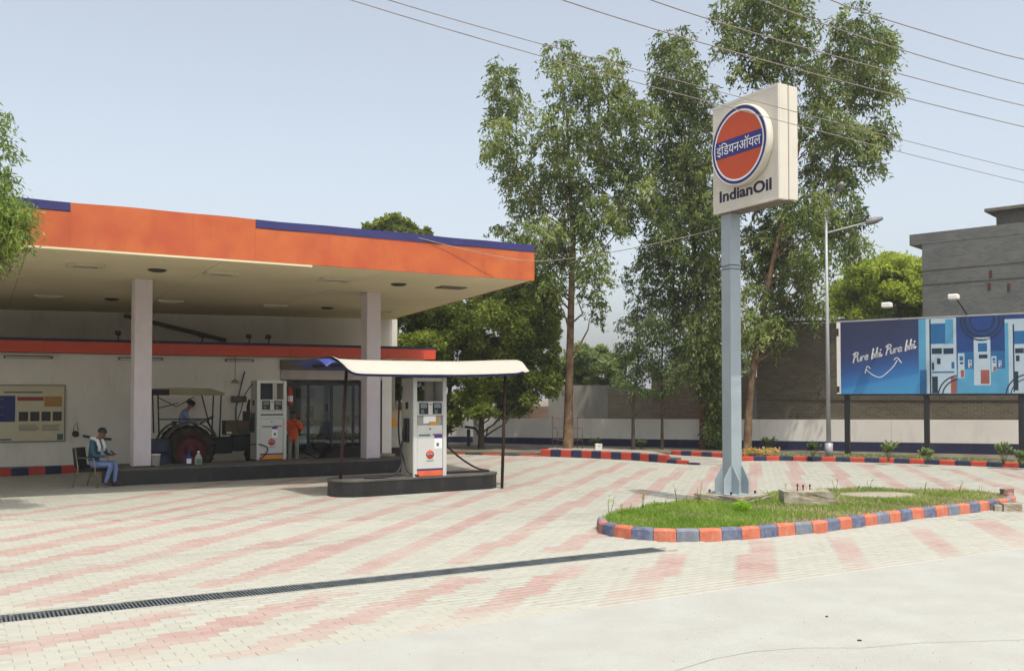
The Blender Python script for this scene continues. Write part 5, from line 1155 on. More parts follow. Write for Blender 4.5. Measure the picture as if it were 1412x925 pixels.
fp = Matrix.Translation(SL) @ Matrix.Rotation(SGA, 4, 'Z') @ Vector((x_, y_, 0))
o = rough_block('sign_footing', 'rough dark concrete footing block carrying the sign pole', 'footing', (fp.x, fp.y, .06), SGA + R(14), .98, .92, .17, concrete, .05)
b_ = G(1117, 697, .1)
o = rough_block('concrete_block', 'broken concrete block with three rusty bolts lying on the island turf', 'concrete block', (b_.x, b_.y + .22, .07), R(-4), .84, .42, .27, concrete, .035, 8)
mb = MB()
for (x, l) in ((-.14, .12), (-.04, .1), (.08, .11)): mb.tube([(x, .05, .24), (x, .05, .27 + l)], .010, 6); mb.tube([(x, .05, .30 + l*.4), (x, .05, .33 + l*.4)], .018, 6)
mb.build('rusty_bolt', rust, o)
slab = G(1212, 684, .1); o = MB().lathe([(0, 0), (.75, 0), (.78, .02), (.72, .045), (0, .05)], 20, M=Matrix.Scale(.62, 4, (0, 1, 0))).build('concrete_slab', mat('pale_slab', lin((204, 194, 172)), .9, vary=.1, scale=4, bump=.4), None, (slab.x, slab.y + .1, .09), .1); tag(o, 'pale flat round slab sunk in the turf right of the concrete block', 'slab')
for i, (px, py, s, lab) in enumerate([(1394, 704, (.32, .18, .13), 'pale brick lying at the right tip of the island'), (1376, 704, (.12, .1, .1), 'small stone beside the pale brick at the island tip'), (1388, 691, (.2, .14, .12), 'brownish stone resting on the kerb end at the island tip')]):
    p = G(px, py); rough_block('stone', lab, 'stone', (p.x, p.y, 0.0 if i < 2 else .12), random.uniform(-.3, .3), *s, concrete if i < 2 else mat('red_stone', lin((176, 150, 128)), .9, vary=.2), .02, 4)
bsh = thing('round_bush', 'small bright lime green round bush in front of the sign footing', 'bush', G(1023, 706, .1), 0)
v, f = crownleaves([(0, 0, .09)], [(.14, .14, .10)], 2600, .035, .45, 0, .6); limeb = leafmat('lime_bush_leaf', (.16, .3, .02), (.26, .45, .03), (.4, .58, .06), .4); npmesh('foliage', v, f, limeb, bsh); MB().tube([(0, 0, -.03), (0, 0, .1)], .015, 6).build('stem', MATS['stem_green'], bsh)

# ------------------------------------------------------------------ BOUNDARY WALL
bw = thing('boundary_wall', 'low white boundary wall with a dark navy base band', 'wall', wl(0), WANG)
WTOT = (WR - WL).length
def wallseg(s0, s1, h0, h1, n0, n1):
    t = .2
    def pr(a0, a1, b0, b1, m, nm, y): 
        MB().add([(s0, y, a0), (s1, y, b0), (s1, y, b1), (s0, y, a1), (s0, t - y, a0), (s1, t - y, b0), (s1, t - y, b1), (s0, t - y, a1)], [(0,1,2,3), (7,6,5,4), (3,2,6,7), (0,3,7,4), (1,5,6,2), (0,4,5,1)]).build(nm, m, bw)
    pr(n0, h0, n1, h1, whitewall, 'white_panel', 0); pr(0, n0 - .001, 0, n1 - .001, darknavy, 'navy_base', -.012)
bounds = [-8, -2, 4, 9, 14, 18.5, WTOT, WTOT + 6]
hh = lambda s: 1.10 + .16 * max(0, min(1, s / WTOT)); nn_ = lambda s: .34 + .13 * max(0, min(1, s / WTOT))
for a, b in zip(bounds, bounds[1:]): wallseg(a, b - .006, hh(a), hh(b), nn_(a), nn_(b))
# high brick wall right behind it
def wd(px, off=0.0): 
    o_ = wl(0, off); return onwall(px, 560, (o_.x, o_.y), WANG)[0]
brk = brickmat('dark_old_brick', lv((106, 98, 80)), lv((84, 78, 64)), lv((112, 106, 92)), 1.0, .35, lv((96, 92, 82)))
hb_ = thing('high_brick_wall', 'tall dull brown brick wall rising behind the white boundary wall', 'wall', wl(0, .3), WANG)
sA, sB_ = wd(1044, .3), WTOT + 6
MB().add([(sA, 0, 0), (sB_, 0, 0), (sB_, 0, 4.75), (sA, 0, 4.70), (sA, .25, 0), (sB_, .25, 0), (sB_, .25, 4.75), (sA, .25, 4.70)], [(0,1,2,3), (7,6,5,4), (0,3,7,4), (1,5,6,2)]).build('brick_face', brk, hb_)
bx('wall_coping', (sA - .02, -.03, 4.74), (sB_, .28, 4.81), mat('coping_grey', lin((100, 94, 82)), .9), hb_)
bx('grey_plaster_pier', (wd(1030, .3), .01, 0), (sA - .004, .24, 2.3), mat('grey_plaster', lin((150, 150, 146)), .9, vary=.08), hb_)
bx('cement_ledge', (sA, -.03, 1.9), (sB_, -.002, 1.94), MATS['coping_grey'], hb_)
# low walls and sheds behind the middle of the boundary wall
ow = thing('old_shed_wall', 'patched brick and cement shed wall behind the thin trunks', 'wall', wl(0, 2.2), WANG)
def wd2(px, py=560): o_ = wl(0, 2.2); return onwall(px, py, (o_.x, o_.y), WANG)
pinkb = brickmat('pink_brick', lv((156, 120, 100)), lv((136, 104, 88)), lv((160, 148, 132)), 1, .3, lv((150, 140, 124)))
tanb = brickmat('tan_brick', lv((150, 134, 110)), lv((134, 118, 98)), lv((156, 148, 132)), 1, .35, lv((150, 142, 126)))
greyp = mat('grey_cement_render', lv((160, 156, 146)), .9, vary=.1, scale=1.2, dirt=.4, dirtcol=lv((124, 118, 104)))
for (a, b, top, m, nm) in ((560, 690, 566, greyp, 'cement_panel'), (690, 756, 560, pinkb, 'brick_panel'), (756, 838, 531, greyp, 'cement_panel'), (838, 898, 536, tanb, 'brick_panel'), (898, 1000, 512, pinkb, 'brick_panel'), (1000, 1046, 520, tanb, 'brick_panel')):
    s0, h = wd2(a, top); s1, h1_ = wd2(b, top); bx(nm, (s0 + .002, (0 if m is greyp else .02), 0), (s1 - .002, .3, max(.9, (h + h1_)/2)), m, ow)
s0, h = wd2(640, 558); s1, _ = wd2(668, 558)
bx('bright_end_wall', (s0 - .3, -.6, 0), (s1, -.3, 1.85), whitepaint, ow)
# white gate pillar and small pump left of it
gp_ = P(658, 600, 38.5); o = bx('gate_pillar', (-.16, -.16, 0), (.16, .16, 1.75), whitepaint, None, .02); o.location = (gp_.x, gp_.y, 0); tag(o, 'white square pillar at the far wall behind the broad dark trees', 'pillar')
hp = thing('hand_pump', 'grey hand pump on a stub post near the far wall', 'pump', G(646, 618), 0); MB().tube([(0, 0, 0), (0, 0, .75)], .07, 8).build('post', mat('pump_grey', lin((110, 112, 110)), .7), hp); MB().tube([(-.15, 0, .85), (.25, 0, .8), (.4, 0, .6)], .05, 8).build('handle', blacksteel, hp)
# ------------------------------------------------------------------ GREY BUILDING
gb0 = P(1272, 400, 38.0); GA = math.atan2(-2.8, 3.1)
gb = thing('grey_brick_building', 'tall dark grey brick building with flat projecting roof slab', 'building', (gb0.x, gb0.y, 0), GA)
gbk = brickmat('grey_brick', lv((128, 130, 126)), lv((108, 111, 110)), lv((128, 128, 124)), 1, .5, lv((134, 130, 116)))
def gh(px, py): return onwall(px, py, (gb0.x, gb0.y), GA)
hs_ = gh(1272, 322)[1]; hsl = gh(1272, 337)[1]
MB().box((0, 0, 0), (14, 9, hsl)).build('front_wall', gbk, gb)
sl0 = gh(1254, 320)[0]
bx('roof_slab', (sl0, -.006, hsl + .002), (14.2, 9.4, hs_), gbk, gb)
rs, rh0 = gh(1358, 304); _, rh1 = gh(1358, 291)
rb = bx('roof_room', (rs + .25, .6, hs_ + .002), (rs + 4.5, 3.6, hs_ + .62), mat('grey_render', lin((136, 132, 122)), .9, vary=.12, dirt=.4), gb)
bx('room_slab', (rs - .1, .3, hs_ + .622), (rs + 4.8, 3.9, hs_ + .74), mat('slab_tan', lin((158, 148, 130)), .9), gb)
for (px, py) in ((1366, 378), (1391, 396), (1364, 395)):
    s, h = gh(px, py); bx('brick_hole', (s - .05, -.012, h - .14), (s + .06, -.001, h + .14), mat('exposed_red_brick', lin((130, 82, 66)), .9), gb)
for (y_, thk) in ((392, .05), (372, .04)):
    s, h = gh(1300, y_); bx('mortar_course', (0.003, -.008, h), (14, -.001, h + thk), mat('mortar_light', lin((118, 116, 108)), .9), gb)

# ------------------------------------------------------------------ BILLBOARD
BO = P(1155, 500, 31.0); B2 = P(1412, 500, 27.8); BA = math.atan2(B2.y - BO.y, B2.x - BO.x)
bb = thing('billboard', 'long blue hoarding showing fuel pumps and white handwritten words on black posts', 'billboard', (BO.x, BO.y, 0), BA)
def bh(px, py): return onwall(px, py, (BO.x, BO.y), BA)
zb_ = (bh(1155, 545)[1] + bh(1400, 540.3)[1]) / 2; ztp = (bh(1155, 447)[1] + bh(1400, 431)[1]) / 2; BL = 8.3; BHt = ztp - zb_
def bluemat():
    m = bpy.data.materials.new('blue_gradient_print'); m.use_nodes = True; n = m.node_tree.nodes; l = m.node_tree.links; b = n['Principled BSDF']; b.inputs['Roughness'].default_value = .45
    tc = n.new('ShaderNodeTexCoord'); sx = n.new('ShaderNodeSeparateXYZ'); l.new(tc.outputs['Object'], sx.inputs[0])
    mr = n.new('ShaderNodeMapRange'); mr.inputs['From Min'].default_value = zb_; mr.inputs['From Max'].default_value = ztp; l.new(sx.outputs['Z'], mr.inputs[0])
    mx_ = n.new('ShaderNodeMapRange'); mx_.inputs['From Min'].default_value = 0; mx_.inputs['From Max'].default_value = 2.6; mx_.inputs['To Min'].default_value = .22; mx_.inputs['To Max'].default_value = 0; l.new(sx.outputs['X'], mx_.inputs[0])
    ad = n.new('ShaderNodeMath'); l.new(mr.outputs[0], ad.inputs[0]); l.new(mx_.outputs[0], ad.inputs[1])
    cr = n.new('ShaderNodeValToRGB'); e = cr.color_ramp.elements
    e[0].position = 0; e[0].color = (*lv((66, 150, 200)), 1); e[1].position = 1; e[1].color = (*lv((38, 46, 78)), 1)
    for p_, c_ in ((.26, (58, 134, 186)), (.29, (44, 116, 178)), (.5, (40, 78, 134)), (.68, (40, 54, 96))): k = e.new(p_); k.color = (*lv(c_), 1)
    l.new(ad.outputs[0], cr.inputs[0]); l.new(cr.outputs[0], b.inputs['Base Color']); return m
blueg = bluemat()
bx('print_panel', (.10, 0, zb_), (BL, .06, ztp), blueg, bb)
bx('edge_strip', (-.02, -.02, zb_), (.097, .10, ztp), whitepaint, bb); bx('rust_patch', (-.022, -.024, ztp - .45), (.05, -.0205, ztp - .2), rust, bb); bx('rust_patch', (-.022, -.024, zb_ + .05), (.06, -.0205, zb_ + .25), rust, bb)
bx('top_rail', (-.02, -.01, ztp + .001), (BL, .09, ztp + .05), greysteel, bb); bx('bottom_rail', (-.02, .01, zb_ - .05), (BL, .09, zb_ - .001), blacksteel, bb)
lb = mat('sky_blue_print', lin((92, 170, 208), .7), .45, vary=.08); mb_ = mat('mid_blue_print', lin((40, 112, 168), .7), .45, vary=.1); pw = mat('pump_pale_print', lin((192, 212, 222), .72), .45, vary=.06); pd = mat('pump_dark_print', lin((40, 66, 90)), .4); pr_ = mat('pump_red_print', lin((196, 112, 100)), .5); deep = mat('deep_blue_print', lv((30, 66, 128)), .45, vary=.1); ring_m = mat('dark_ring_print', lv((30, 50, 84)), .4)
prn = bpy.data.objects.new('print_picture', None); SC.collection.objects.link(prn); prn.parent = bb
lay = [0]
def pr2(name, px0, py0, px1, py1, m, lvl):
    """flat printed patch given by photo pixels along the board"""
    s0, _ = bh(px0, 500); s1, _ = bh(px1, 500); _, a = bh((px0+px1)/2, py1); _, b = bh((px0+px1)/2, py0); a = max(a, zb_ + .01); b = min(b, ztp - .01)
    lay[0] += 1; y = -.0012 * lvl - .0015
    MB().add([(s0, y, a), (s1, y, a), (s1, y, b), (s0, y, b)], [(0, 1, 2, 3)]).build(name, m, prn); return s0, s1, a, b
pr2('print_blue', 1267, 430, 1278, 560, lb, 1); pr2('print_blue', 1268, 510, 1278, 560, mb_, 2); pr2('print_pale', 1277, 430, 1319, 560, pw, 2); pr2('print_blue', 1284, 446, 1304, 474, mb_, 3); pr2('print_blue', 1304, 440, 1315, 474, lb, 3)
pr2('print_deep', 1320, 428, 1420, 500, deep, 1); pr2('print_blue', 1320, 484, 1420, 515, mb_, 2); pr2('print_ground', 1320, 508, 1430, 560, lb, 3)
for (a, b) in ((1285, 1299), (1301, 1315)): pr2('print_screen', a, 480, b, 488, pd, 3)
pr2('print_dark', 1292, 494, 1297, 502, pd, 3); pr2('print_dark', 1312, 499, 1316, 508, mb_, 3); pr2('print_dark', 1285, 500, 1288, 510, pd, 3); pr2('print_line', 1285, 512, 1316, 514, mb_, 4); pr2('print_dark', 1285, 519, 1293, 542, pd, 3); pr2('print_red', 1311, 520, 1319, 542, pr_, 3)
pr2('print_line', 1282, 440, 1284, 545, pd, 4)
def parc(cx, cy, r0, r1, a0, a1, m, lvl, n=20, name='print_curve'):
    s, z = bh(cx, cy); y = -.0012*lvl - .0015; vs = []
    for k in range(n + 1):
        a = R(a0 + (a1 - a0) * k / n)
        for r_ in (r0, r1): vs.append((s + math.cos(a)*r_, y, min(ztp - .01, max(zb_ + .01, z + math.sin(a)*r_))))
    MB().add(vs, [(2*k, 2*k+1, 2*k+3, 2*k+2) for k in range(n)]).build(name, m, prn)
parc(1354, 442, .44, .52, 0, 360, ring_m, 4, 32); parc(1354, 442, .56, .62, 0, 360, ring_m, 4, 32); parc(1354, 442, .3, .36, 0, 360, ring_m, 4, 32)
parc(1325, 546, .62, .66, 100, 178, pd, 5); parc(1325, 546, .5, .54, 100, 178, pd, 5)
def minipump(px, w_, top, bot):
    pr2('print_pump', px, top, px + w_, bot, pw, 4); pr2('print_pump_gap', px + w_*.25, top + (bot-top)*.12, px + w_*.8, top + (bot-top)*.3, mb_, 5)
    pr2('print_pump_dark', px + w_*.3, top + (bot-top)*.36, px + w_*.82, top + (bot-top)*.44, pd, 5); pr2('print_pump_red', px + w_*.4, top + (bot-top)*.68, px + w_*.92, top + (bot-top)*.97, pr_, 5)
minipump(1343, 23, 465, 531); minipump(1321, 9, 487, 521); minipump(1367, 7, 491, 512); minipump(1335, 5, 496, 507); minipump(1377, 4, 497, 506)
pr2('print_pump', 1386, 439, 1440, 542, pw, 4); pr2('print_pump_side', 1386, 445, 1391, 542, lb, 5); pr2('print_pump_gap', 1399, 456, 1420, 474, mb_, 5); pr2('print_pump_dark', 1400, 480, 1412, 487, pd, 5); pr2('print_line', 1397, 447, 1399, 540, pd, 5); pr2('print_dark', 1401, 490, 1406, 498, pd, 5); pr2('print_dark', 1399, 512, 1404, 538, pd, 5); parc(1420, 545, .6, .64, 95, 178, pd, 6); parc(1420, 545, .48, .51, 95, 178, pd, 6)
pr2('print_pump_dark', 1413, 480, 1430, 487, pd, 5)
# handwritten words as pen strokes
GL = {'P': [[(.05,0),(.12,.5),(.18,1)], [(-.05,.85),(.15,1.02),(.45,.95),(.45,.7),(.12,.5)]], 'u': [[(0,.45),(.02,.12),(.15,0),(.3,.15),(.36,.45),(.34,.1),(.42,0)]], 'r': [[(0,.45),(.05,0),(.08,.3),(.2,.45),(.3,.4)]],
 'e': [[(0,.22),(.28,.3),(.25,.45),(.1,.45),(0,.22),(.1,0),(.3,.08)]], 'a': [[(.3,.4),(.12,.45),(0,.2),(.1,0),(.28,.15),(.32,.42),(.3,.08),(.4,0)]],
 'b': [[(.1,1.0),(.02,.0),(.15,.0),(.3,.15),(.28,.38),(.1,.35)]], 'h': [[(.12,1.0),(.02,0),(.08,.3),(.22,.45),(.27,.3),(.26,0)]], 'i': [[(.05,.45),(.04,.05),(.12,0)], [(.07,.66),(.10,.72)]], '.': [[(.04,.0),(.1,.12)]]}
def stroke(mb, pts, wdt, y):
    pts = cat_pts([(p[0], 0, p[1]) for p in pts], 5) if len(pts) > 2 else [Vector((p[0], 0, p[1])) for p in pts]
    for a, b in zip(pts, pts[1:]):
        d = (b - a);
        if d.length < 1e-6: continue
        d.normalize(); n_ = Vector((-d.z, 0, d.x)) * wdt/2; e_ = d * wdt*.3
        mb.add([(q.x, y, q.z) for q in (a - n_ - e_, b - n_ + e_, b + n_ + e_, a + n_ - e_)], [(0, 1, 2, 3)])
s0, zq0 = bh(1176, 500); s1, zq1 = bh(1264, 479); sc_t = .30; slope = (zq1 - zq0) / (s1 - s0)
mb = MB(); words = 'Pure bhi. Pura bhi. '; adv = {'P': .5, ' ': .32, '.': .2, 'i': .17}; tot = sum(adv.get(c, .42) for c in words[:-1]); kx = (s1 - s0) / tot; x = 0
for c_ in words:
    for st in GL.get(c_, []):
        stroke(mb, [(s0 + (x + p[0] + p[1]*.12)*kx, zq0 + slope*(x + p[0])*kx + p[1]*sc_t) for p in st], .042, -.004)
    x += adv.get(c_, .42)
    if c_ == ' ' and mb.v: mb.build('handwritten_word', white, prn); mb = MB()
mb = MB(); sm = [bh(*p) for p in ((1195, 510), (1204, 517), (1214, 520), (1224, 513), (1232, 505), (1237, 497))]; stroke(mb, sm, .025, -.004); stroke(mb, [bh(1193, 514), bh(1196, 505), bh(1200, 508)], .03, -.0042); stroke(mb, [bh(1233, 496), bh(1237, 493), bh(1243, 500)], .03, -.0042); mb.build('smile_drawing', white, prn)
for (px, lab) in ((1167, 1), (1277, 2), (1408, 3), (1560, 4)):
    s, _ = bh(px, 600); bx('support_post', (s - .075, .062, -.05), (s + .075, .20, ztp - .05), blacksteel, bb)
for k in range(4): 
    z = zb_ + .3 + k * (BHt - .6) / 3; bx('rear_batten', (.1, .062 + .14, z - .03), (BL, .25, z + .03), blacksteel, bb)
for (hx, hy, ax, ay, lab) in ((1229, 424, 1243, 436, 'left billboard floodlight on a thin arm above the handwriting'), (1320, 413, 1334, 431, 'right billboard floodlight on a thin arm above the printed pumps')):
    s, _ = bh(ax, 440); s_, z_ = bh(hx, hy); t = thing('billboard_lamp', lab, 'floodlight', Matrix.Translation((BO.x, BO.y, 0)) @ Matrix.Rotation(BA, 4, 'Z') @ Vector((s, 0.05, ztp + .02)), BA, 'floodlights above the billboard')
    dxx = (s_ - s) * .9; dzz = z_ - ztp; MB().tube([(0, 0, 0), (dxx*.5, -.25, dzz*.55), (dxx, -.5, dzz)], .022, 6).build('arm', blacksteel, t)
    MB().box((dxx - .17, -.75, dzz - .07), (dxx + .13, -.48, dzz + .09), ch=.03).build('lamp_head', whitepaint, t)

# ------------------------------------------------------------------ STREET LAMP
LB = G(1143, 630, .1); sl_ = thing('street_lamp', 'slim grey double-arm street lamp left of the billboard', 'street lamp', LB, 0)
Yl = LB.y; tp = P(1139, 300, Yl); up_ = lambda px, py, dy=0: P(px, py, Yl + dy) - LB
MB().tube([(0, 0, -.1), tp - LB], [.08, .04], 10).build('lamp_pole', greysteel, sl_); MB().tube([(0, 0, 0), (0, 0, .45)], .13, 10).build('pole_sleeve', greysteel, sl_)
MB().tube([up_(1139, 318), up_(1141, 321), up_(1195, 307)], .028, 8).build('lamp_arm', greysteel, sl_); MB().tube([up_(1139, 303), up_(1150, 278, -.5), up_(1157, 262, -1)], .028, 8).build('lamp_arm', greysteel, sl_)
def head(a, b): 
    d = b - a; MB().tube([a, a + d*.15, a + d*.6, b], [.03, .09, .11, .05], 8).build('lamp_head', mat('lamp_head_grey', lin((150, 150, 148)), .5), sl_)
head(up_(1193, 308), up_(1217, 301)); head(up_(1156, 264, -1), up_(1161, 252, -1.3))

# ------------------------------------------------------------------ POWER LINES
wire = mat('weathered_cable', lv((160, 148, 140)), .7, vary=.1)
def pline(label, pts, Ys, r=.012):
    """three photo points with depths, carried on past both ends of the frame"""
    a, b, c = [P(p[0], p[1], y) for p, y in zip(pts, Ys)]
    d0 = (a - b); d1 = (c - b); pp = []
    ctrl = [a + d0 * 4 + Vector((0, 0, 4.0)), a + d0 * 1.2 + Vector((0, 0, 1.0)), a + d0*.5 + Vector((0, 0, .25)), a, b, c, c + d1 * .5 + Vector((0, 0, .15)), c + d1 * 1.2 + Vector((0, 0, .6)), c + d1 * 5 + Vector((0, 0, 4.5))]
    o = MB().tube(cat_pts(ctrl, 8), r, 5).build('power_line', wire, None); tag(o, label, 'cable', 'overhead cables')
pline('topmost overhead cable at the upper right corner', [(1145, 0), (1290, 48), (1412, 82)], [13.0, 14.6, 16.2], .0085)
pline('second overhead cable from the top at the right edge', [(1050, 0), (1240, 68), (1412, 116)], [12.6, 14.8, 17.0], .0085)
pline('third overhead cable from the top at the right edge', [(897, 0), (1160, 80), (1412, 146)], [12.4, 15.2, 18.3], .0085)
pline('fourth overhead cable, passing just above the sign box', [(775, 0), (1100, 96), (1412, 175)], [12.0, 15.0, 18.5], .0085)
pline('fifth overhead cable, crossing high on the sign face', [(535, 0), (1012, 132), (1412, 235)], [10.5, 14.4, 18.8], .006)
pline('lowest overhead cable, crossing the middle of the sign logo', [(483, 0), (986, 143), (1412, 252)], [10.3, 14.0, 18.6], .006)
cp = cat_pts([Vector((FR.x, FR.y, 0)) + CU * -3.6 + Vector((0, 0, ZT + .02)), P(650, 346, 21.6), P(735, 360, 21.9), P(830, 350, 20.5), P(935, 329, 19), P(998, 313, 17.62)], 8)
o = MB().tube(cp, .009, 5).build('service_cable', mat('pale_cable', lin((206, 190, 170)), .6), None); tag(o, 'pale cable sagging from the canopy top across its fascia to the sign pole', 'cable')

# ------------------------------------------------------------------ TREES
euctree('eucalyptus_tree', 'tall eucalyptus with bare tan trunk standing behind the short kerb', 34.0,
 [(783, 618), (784, 560), (786, 480), (788, 400), (790, 330), (786, 260), (783, 200), (781, 150)],
 [(690,112,24,30),(699,155,30,38),(693,200,28,36),(708,243,32,42),(727,290,30,38),(676,214,16,12),(775,88,30,30),(790,128,42,42),(833,112,30,40),(851,152,25,35),(775,190,42,45),(822,200,42,46),(760,250,42,42),(800,272,38,46),(850,245,32,42),(877,172,26,44),(882,228,22,46),(742,330,34,32),(788,322,28,46),(830,312,28,46),(860,300,22,40),(727,352,32,28),(768,366,28,40),(816,378,22,44),(700,322,18,12),(890,268,16,42),(764,402,14,26),(825,430,9,34),(745,385,14,22)],
 euc, bark, .18, dens=7.2, L=.2)
euctree('eucalyptus_tree', 'dense eucalyptus with reddish trunk just left of the sign pole', 35.0,
 [(972, 618), (970, 560), (966, 480), (960, 400), (955, 300), (945, 200), (935, 110)],
 [(930,72,33,28),(937,115,36,38),(922,160,32,42),(958,160,34,48),(925,215,34,46),(963,230,35,52),(936,280,38,52),(974,308,34,56),(920,330,27,46),(955,368,35,52),(986,390,24,56),(942,430,32,46),(975,460,30,52),(966,510,25,46),(905,290,18,28),(902,365,22,36),(988,535,18,38),(995,300,22,60),(1000,450,20,60),(985,585,12,26)],
 eucd, barkr, .18, dens=8.5, L=.2)
euctree('eucalyptus_tree', 'tallest eucalyptus behind the sign, its top cut by the frame', 33.0,
 [(1030, 622), (1033, 560), (1040, 500), (1052, 430), (1068, 350), (1090, 270), (1105, 180), (1085, 80), (1070, -30)],
 [(1018,20,32,34),(1060,12,38,28),(1092,8,22,28),(1012,62,24,34),(1060,60,35,42),(1100,46,26,34),(1040,102,40,28),(1098,98,32,38),(1175,42,36,34),(1203,82,36,38),(1160,92,33,38),(1218,66,24,28),(1140,132,38,42),(1190,132,36,38),(1222,135,18,14),(1130,182,38,42),(1170,202,38,38),(1212,190,20,30),(1204,220,18,40),(1130,242,33,38),(1166,250,22,32),(1150,302,32,42),(1110,300,34,42),(1070,322,38,48),(1040,350,36,46),(1080,380,38,46),(1120,368,34,46),(1158,338,22,42),(1050,418,32,42),(1090,428,36,36),(1030,460,20,40),(1040,250,40,46),(1180,310,18,26),(1124,428,18,30),(1072,466,22,26),(1045,-30,45,30),(1186,345,12,24)],
 euc, bark, .14, dens=7.6, L=.2)
euctree('young_eucalyptus_tree', 'slender young tree with forked trunk, left of the pair before the shed wall', 34.6,
 [(873, 619), (873, 580), (874, 545), (880, 500), (878, 440), (882, 390)],
 [(880,392,24,22),(893,425,30,28),(872,450,26,24),(896,468,30,28),(868,490,24,20),(890,510,30,22),(868,528,22,16),(885,545,22,12)], palel and leafmat('young_leaf', (.04,.07,.02), (.09,.13,.04), (.17,.22,.08), .35), barkd, .07, dens=7.5, L=.16, fall=.7, depth=.6)
euctree('young_eucalyptus_tree', 'slender young tree with straight stem, right of the pair before the shed wall', 34.8,
 [(913, 619), (913, 570), (912, 520), (914, 460), (915, 410)],
 [(915,405,22,26),(925,440,28,28),(905,470,25,25),(930,490,26,26),(908,515,22,20),(928,530,22,20),(915,550,18,12)], MATS['young_leaf'], barkd, .06, dens=7.5, L=.16, fall=.7, depth=.6)
broadtree('mango_tree', 'broad dark green tree behind the shop, left of the two dense ones', 36.0,
 [(612, 612), (612, 580), (620, 540), (625, 480)], [(560,475,40,36),(600,450,42,36),(560,520,34,30),(605,510,46,36),(640,480,40,34),(640,430,38,28),(588,545,34,22),(640,540,38,28),(555,430,30,26),(600,415,34,24),(620,575,24,18),(545,545,20,26),(570,440,30,26),(620,470,34,30),(590,490,34,30),(650,560,28,20),(548,500,26,30),(600,560,30,18)], broad, barkd, .15, 70000, .14, .55, sub=9)
broadtree('mango_tree', 'broad dark green tree with thin leaning trunks, right of the two dense ones', 35.0,
 [(663, 614), (664, 580), (672, 540), (690, 470)], [(690,440,42,38),(735,430,34,36),(700,400,36,24),(745,400,24,26),(665,420,30,30),(680,490,44,34),(735,480,36,34),(715,525,42,28),(672,530,34,26),(756,455,18,30),(700,560,32,18),(745,530,24,24),(660,565,22,14),(760,500,14,22),(712,460,34,30),(690,520,34,26),(740,500,28,26),(652,450,24,30),(765,430,12,24),(725,400,24,18)], broad, barkd, .12, 70000, .14, .55, sub=9)
tt = thing('thin_leaning_tree', 'thin leaning stems between the broad dark trees and the tan trunk', 'tree', G(703, 612), 0)
k0 = G(703, 612); MB().tube([(0, 0, -.1), P(701, 585, k0.y) - k0, P(712, 565, k0.y) - k0, P(725, 545, k0.y) - k0], [.06, .05, .04, .03], 6).build('trunk', barkd, tt)
MB().tube([P(701, 585, k0.y) - k0, P(690, 560, k0.y) - k0, P(688, 535, k0.y) - k0], [.04, .03, .02], 6).build('bough', barkd, tt)
v, f = crownleaves([tuple(P(712, 552, k0.y) - k0), tuple(P(692, 548, k0.y) - k0)], [(.8, .6, .4), (.5, .4, .35)], 900, .14, .5); npmesh('crown', v, f, broad, tt)
broadtree('roadside_tree', 'bright yellow green tree behind the brick wall, beside the grey building', 44.0,
 [(1215, 560), (1215, 470), (1218, 420), (1220, 390)], [(1175,385,28,26),(1215,372,32,24),(1252,378,26,28),(1190,415,34,22),(1235,412,36,26),(1195,395,30,26),(1225,395,34,26),(1258,400,20,30),(1165,415,22,22),(1185,432,30,14),(1235,432,34,14),(1200,375,24,18),(1238,366,26,16),(1170,425,22,18),(1262,420,16,26),(1205,440,40,16),(1160,400,16,20),(1262,440,14,14)], lime, barkd, .22, 60000, .17, .5, sub=11, depth=1.0)
broadtree('distant_tree', 'pale green bushy tree seen far behind the tan trunk', 46.0,
 [(800, 560), (800, 540), (800, 520)], [(775,500,22,20),(800,495,22,16),(825,505,24,18),(790,520,26,14),(850,500,22,18),(835,525,28,14),(765,520,12,16),(800,515,30,18),(780,540,24,12),(850,525,24,14),(820,485,18,12)], palel, barkd, .15, 40000, .17, .5, sub=8)
broadtree('distant_tree', 'dusty green tree seen far between shed wall and reddish trunk', 50.0,
 [(1000, 560), (1000, 500), (1000, 470)], [(1010,470,28,34),(985,500,26,28),(945,500,24,24),(1020,510,24,24)], palel, barkd, .15, 9000, .2, .5)
broadtree('rooftop_peeking_tree', 'dark round topped tree just showing above the canopy roof', 48.0,
 [(545, 560), (545, 450), (545, 360)], [(505,318,16,12),(528,314,16,16),(548,312,14,13),(562,312,10,12),(586,322,7,8),(515,330,24,12),(550,330,34,14)], broad, barkd, .3, 15000, .22, .55, sub=8, depth=.5)
# near tree at the left edge of the picture
nt_ = thing('eucalyptus_tree', 'near eucalyptus at the left edge with branches hanging over the canopy corner', 'tree', (-13.2, 15.5, 0), 0)
MB().tube([(0, 0, -.1), (.05, 0, 1.5), (.0, .1, 3.2), (.2, .1, 5.0), (.1, 0, 7.0)], [.2, .18, .15, .12, .06], 10).build('trunk', bark, nt_)
nb_ = Vector((-13.2, 15.5, 0)); cs = []; rs = []
for (x, y, rx, ry) in [(-14,170,30,26),(2,215,16,34),(-8,255,26,24),(-14,300,36,34),(8,310,26,38),(24,300,18,24),(40,298,10,12),(-20,350,30,30),(5,345,16,14),(10,285,30,26),(18,318,26,22),(2,265,22,22),(28,330,14,22),(-60,240,50,60),(-70,330,50,50),(-110,260,60,80),(-60,150,50,40)]:
    Yq = 15.5 + random.uniform(-.25, .25); cs.append(tuple(P(x, y, Yq) - nb_)); rs.append((rx*Yq/F, .3, ry*Yq/F))
mb = MB(); branches(mb, [(Vector((0,0,-.1)), .2), (Vector((.0,.1,3.2)), .15), (Vector((.1,0,7.0)), .06)], cs, .04, .1); mb.build('bough', bark, nt_)
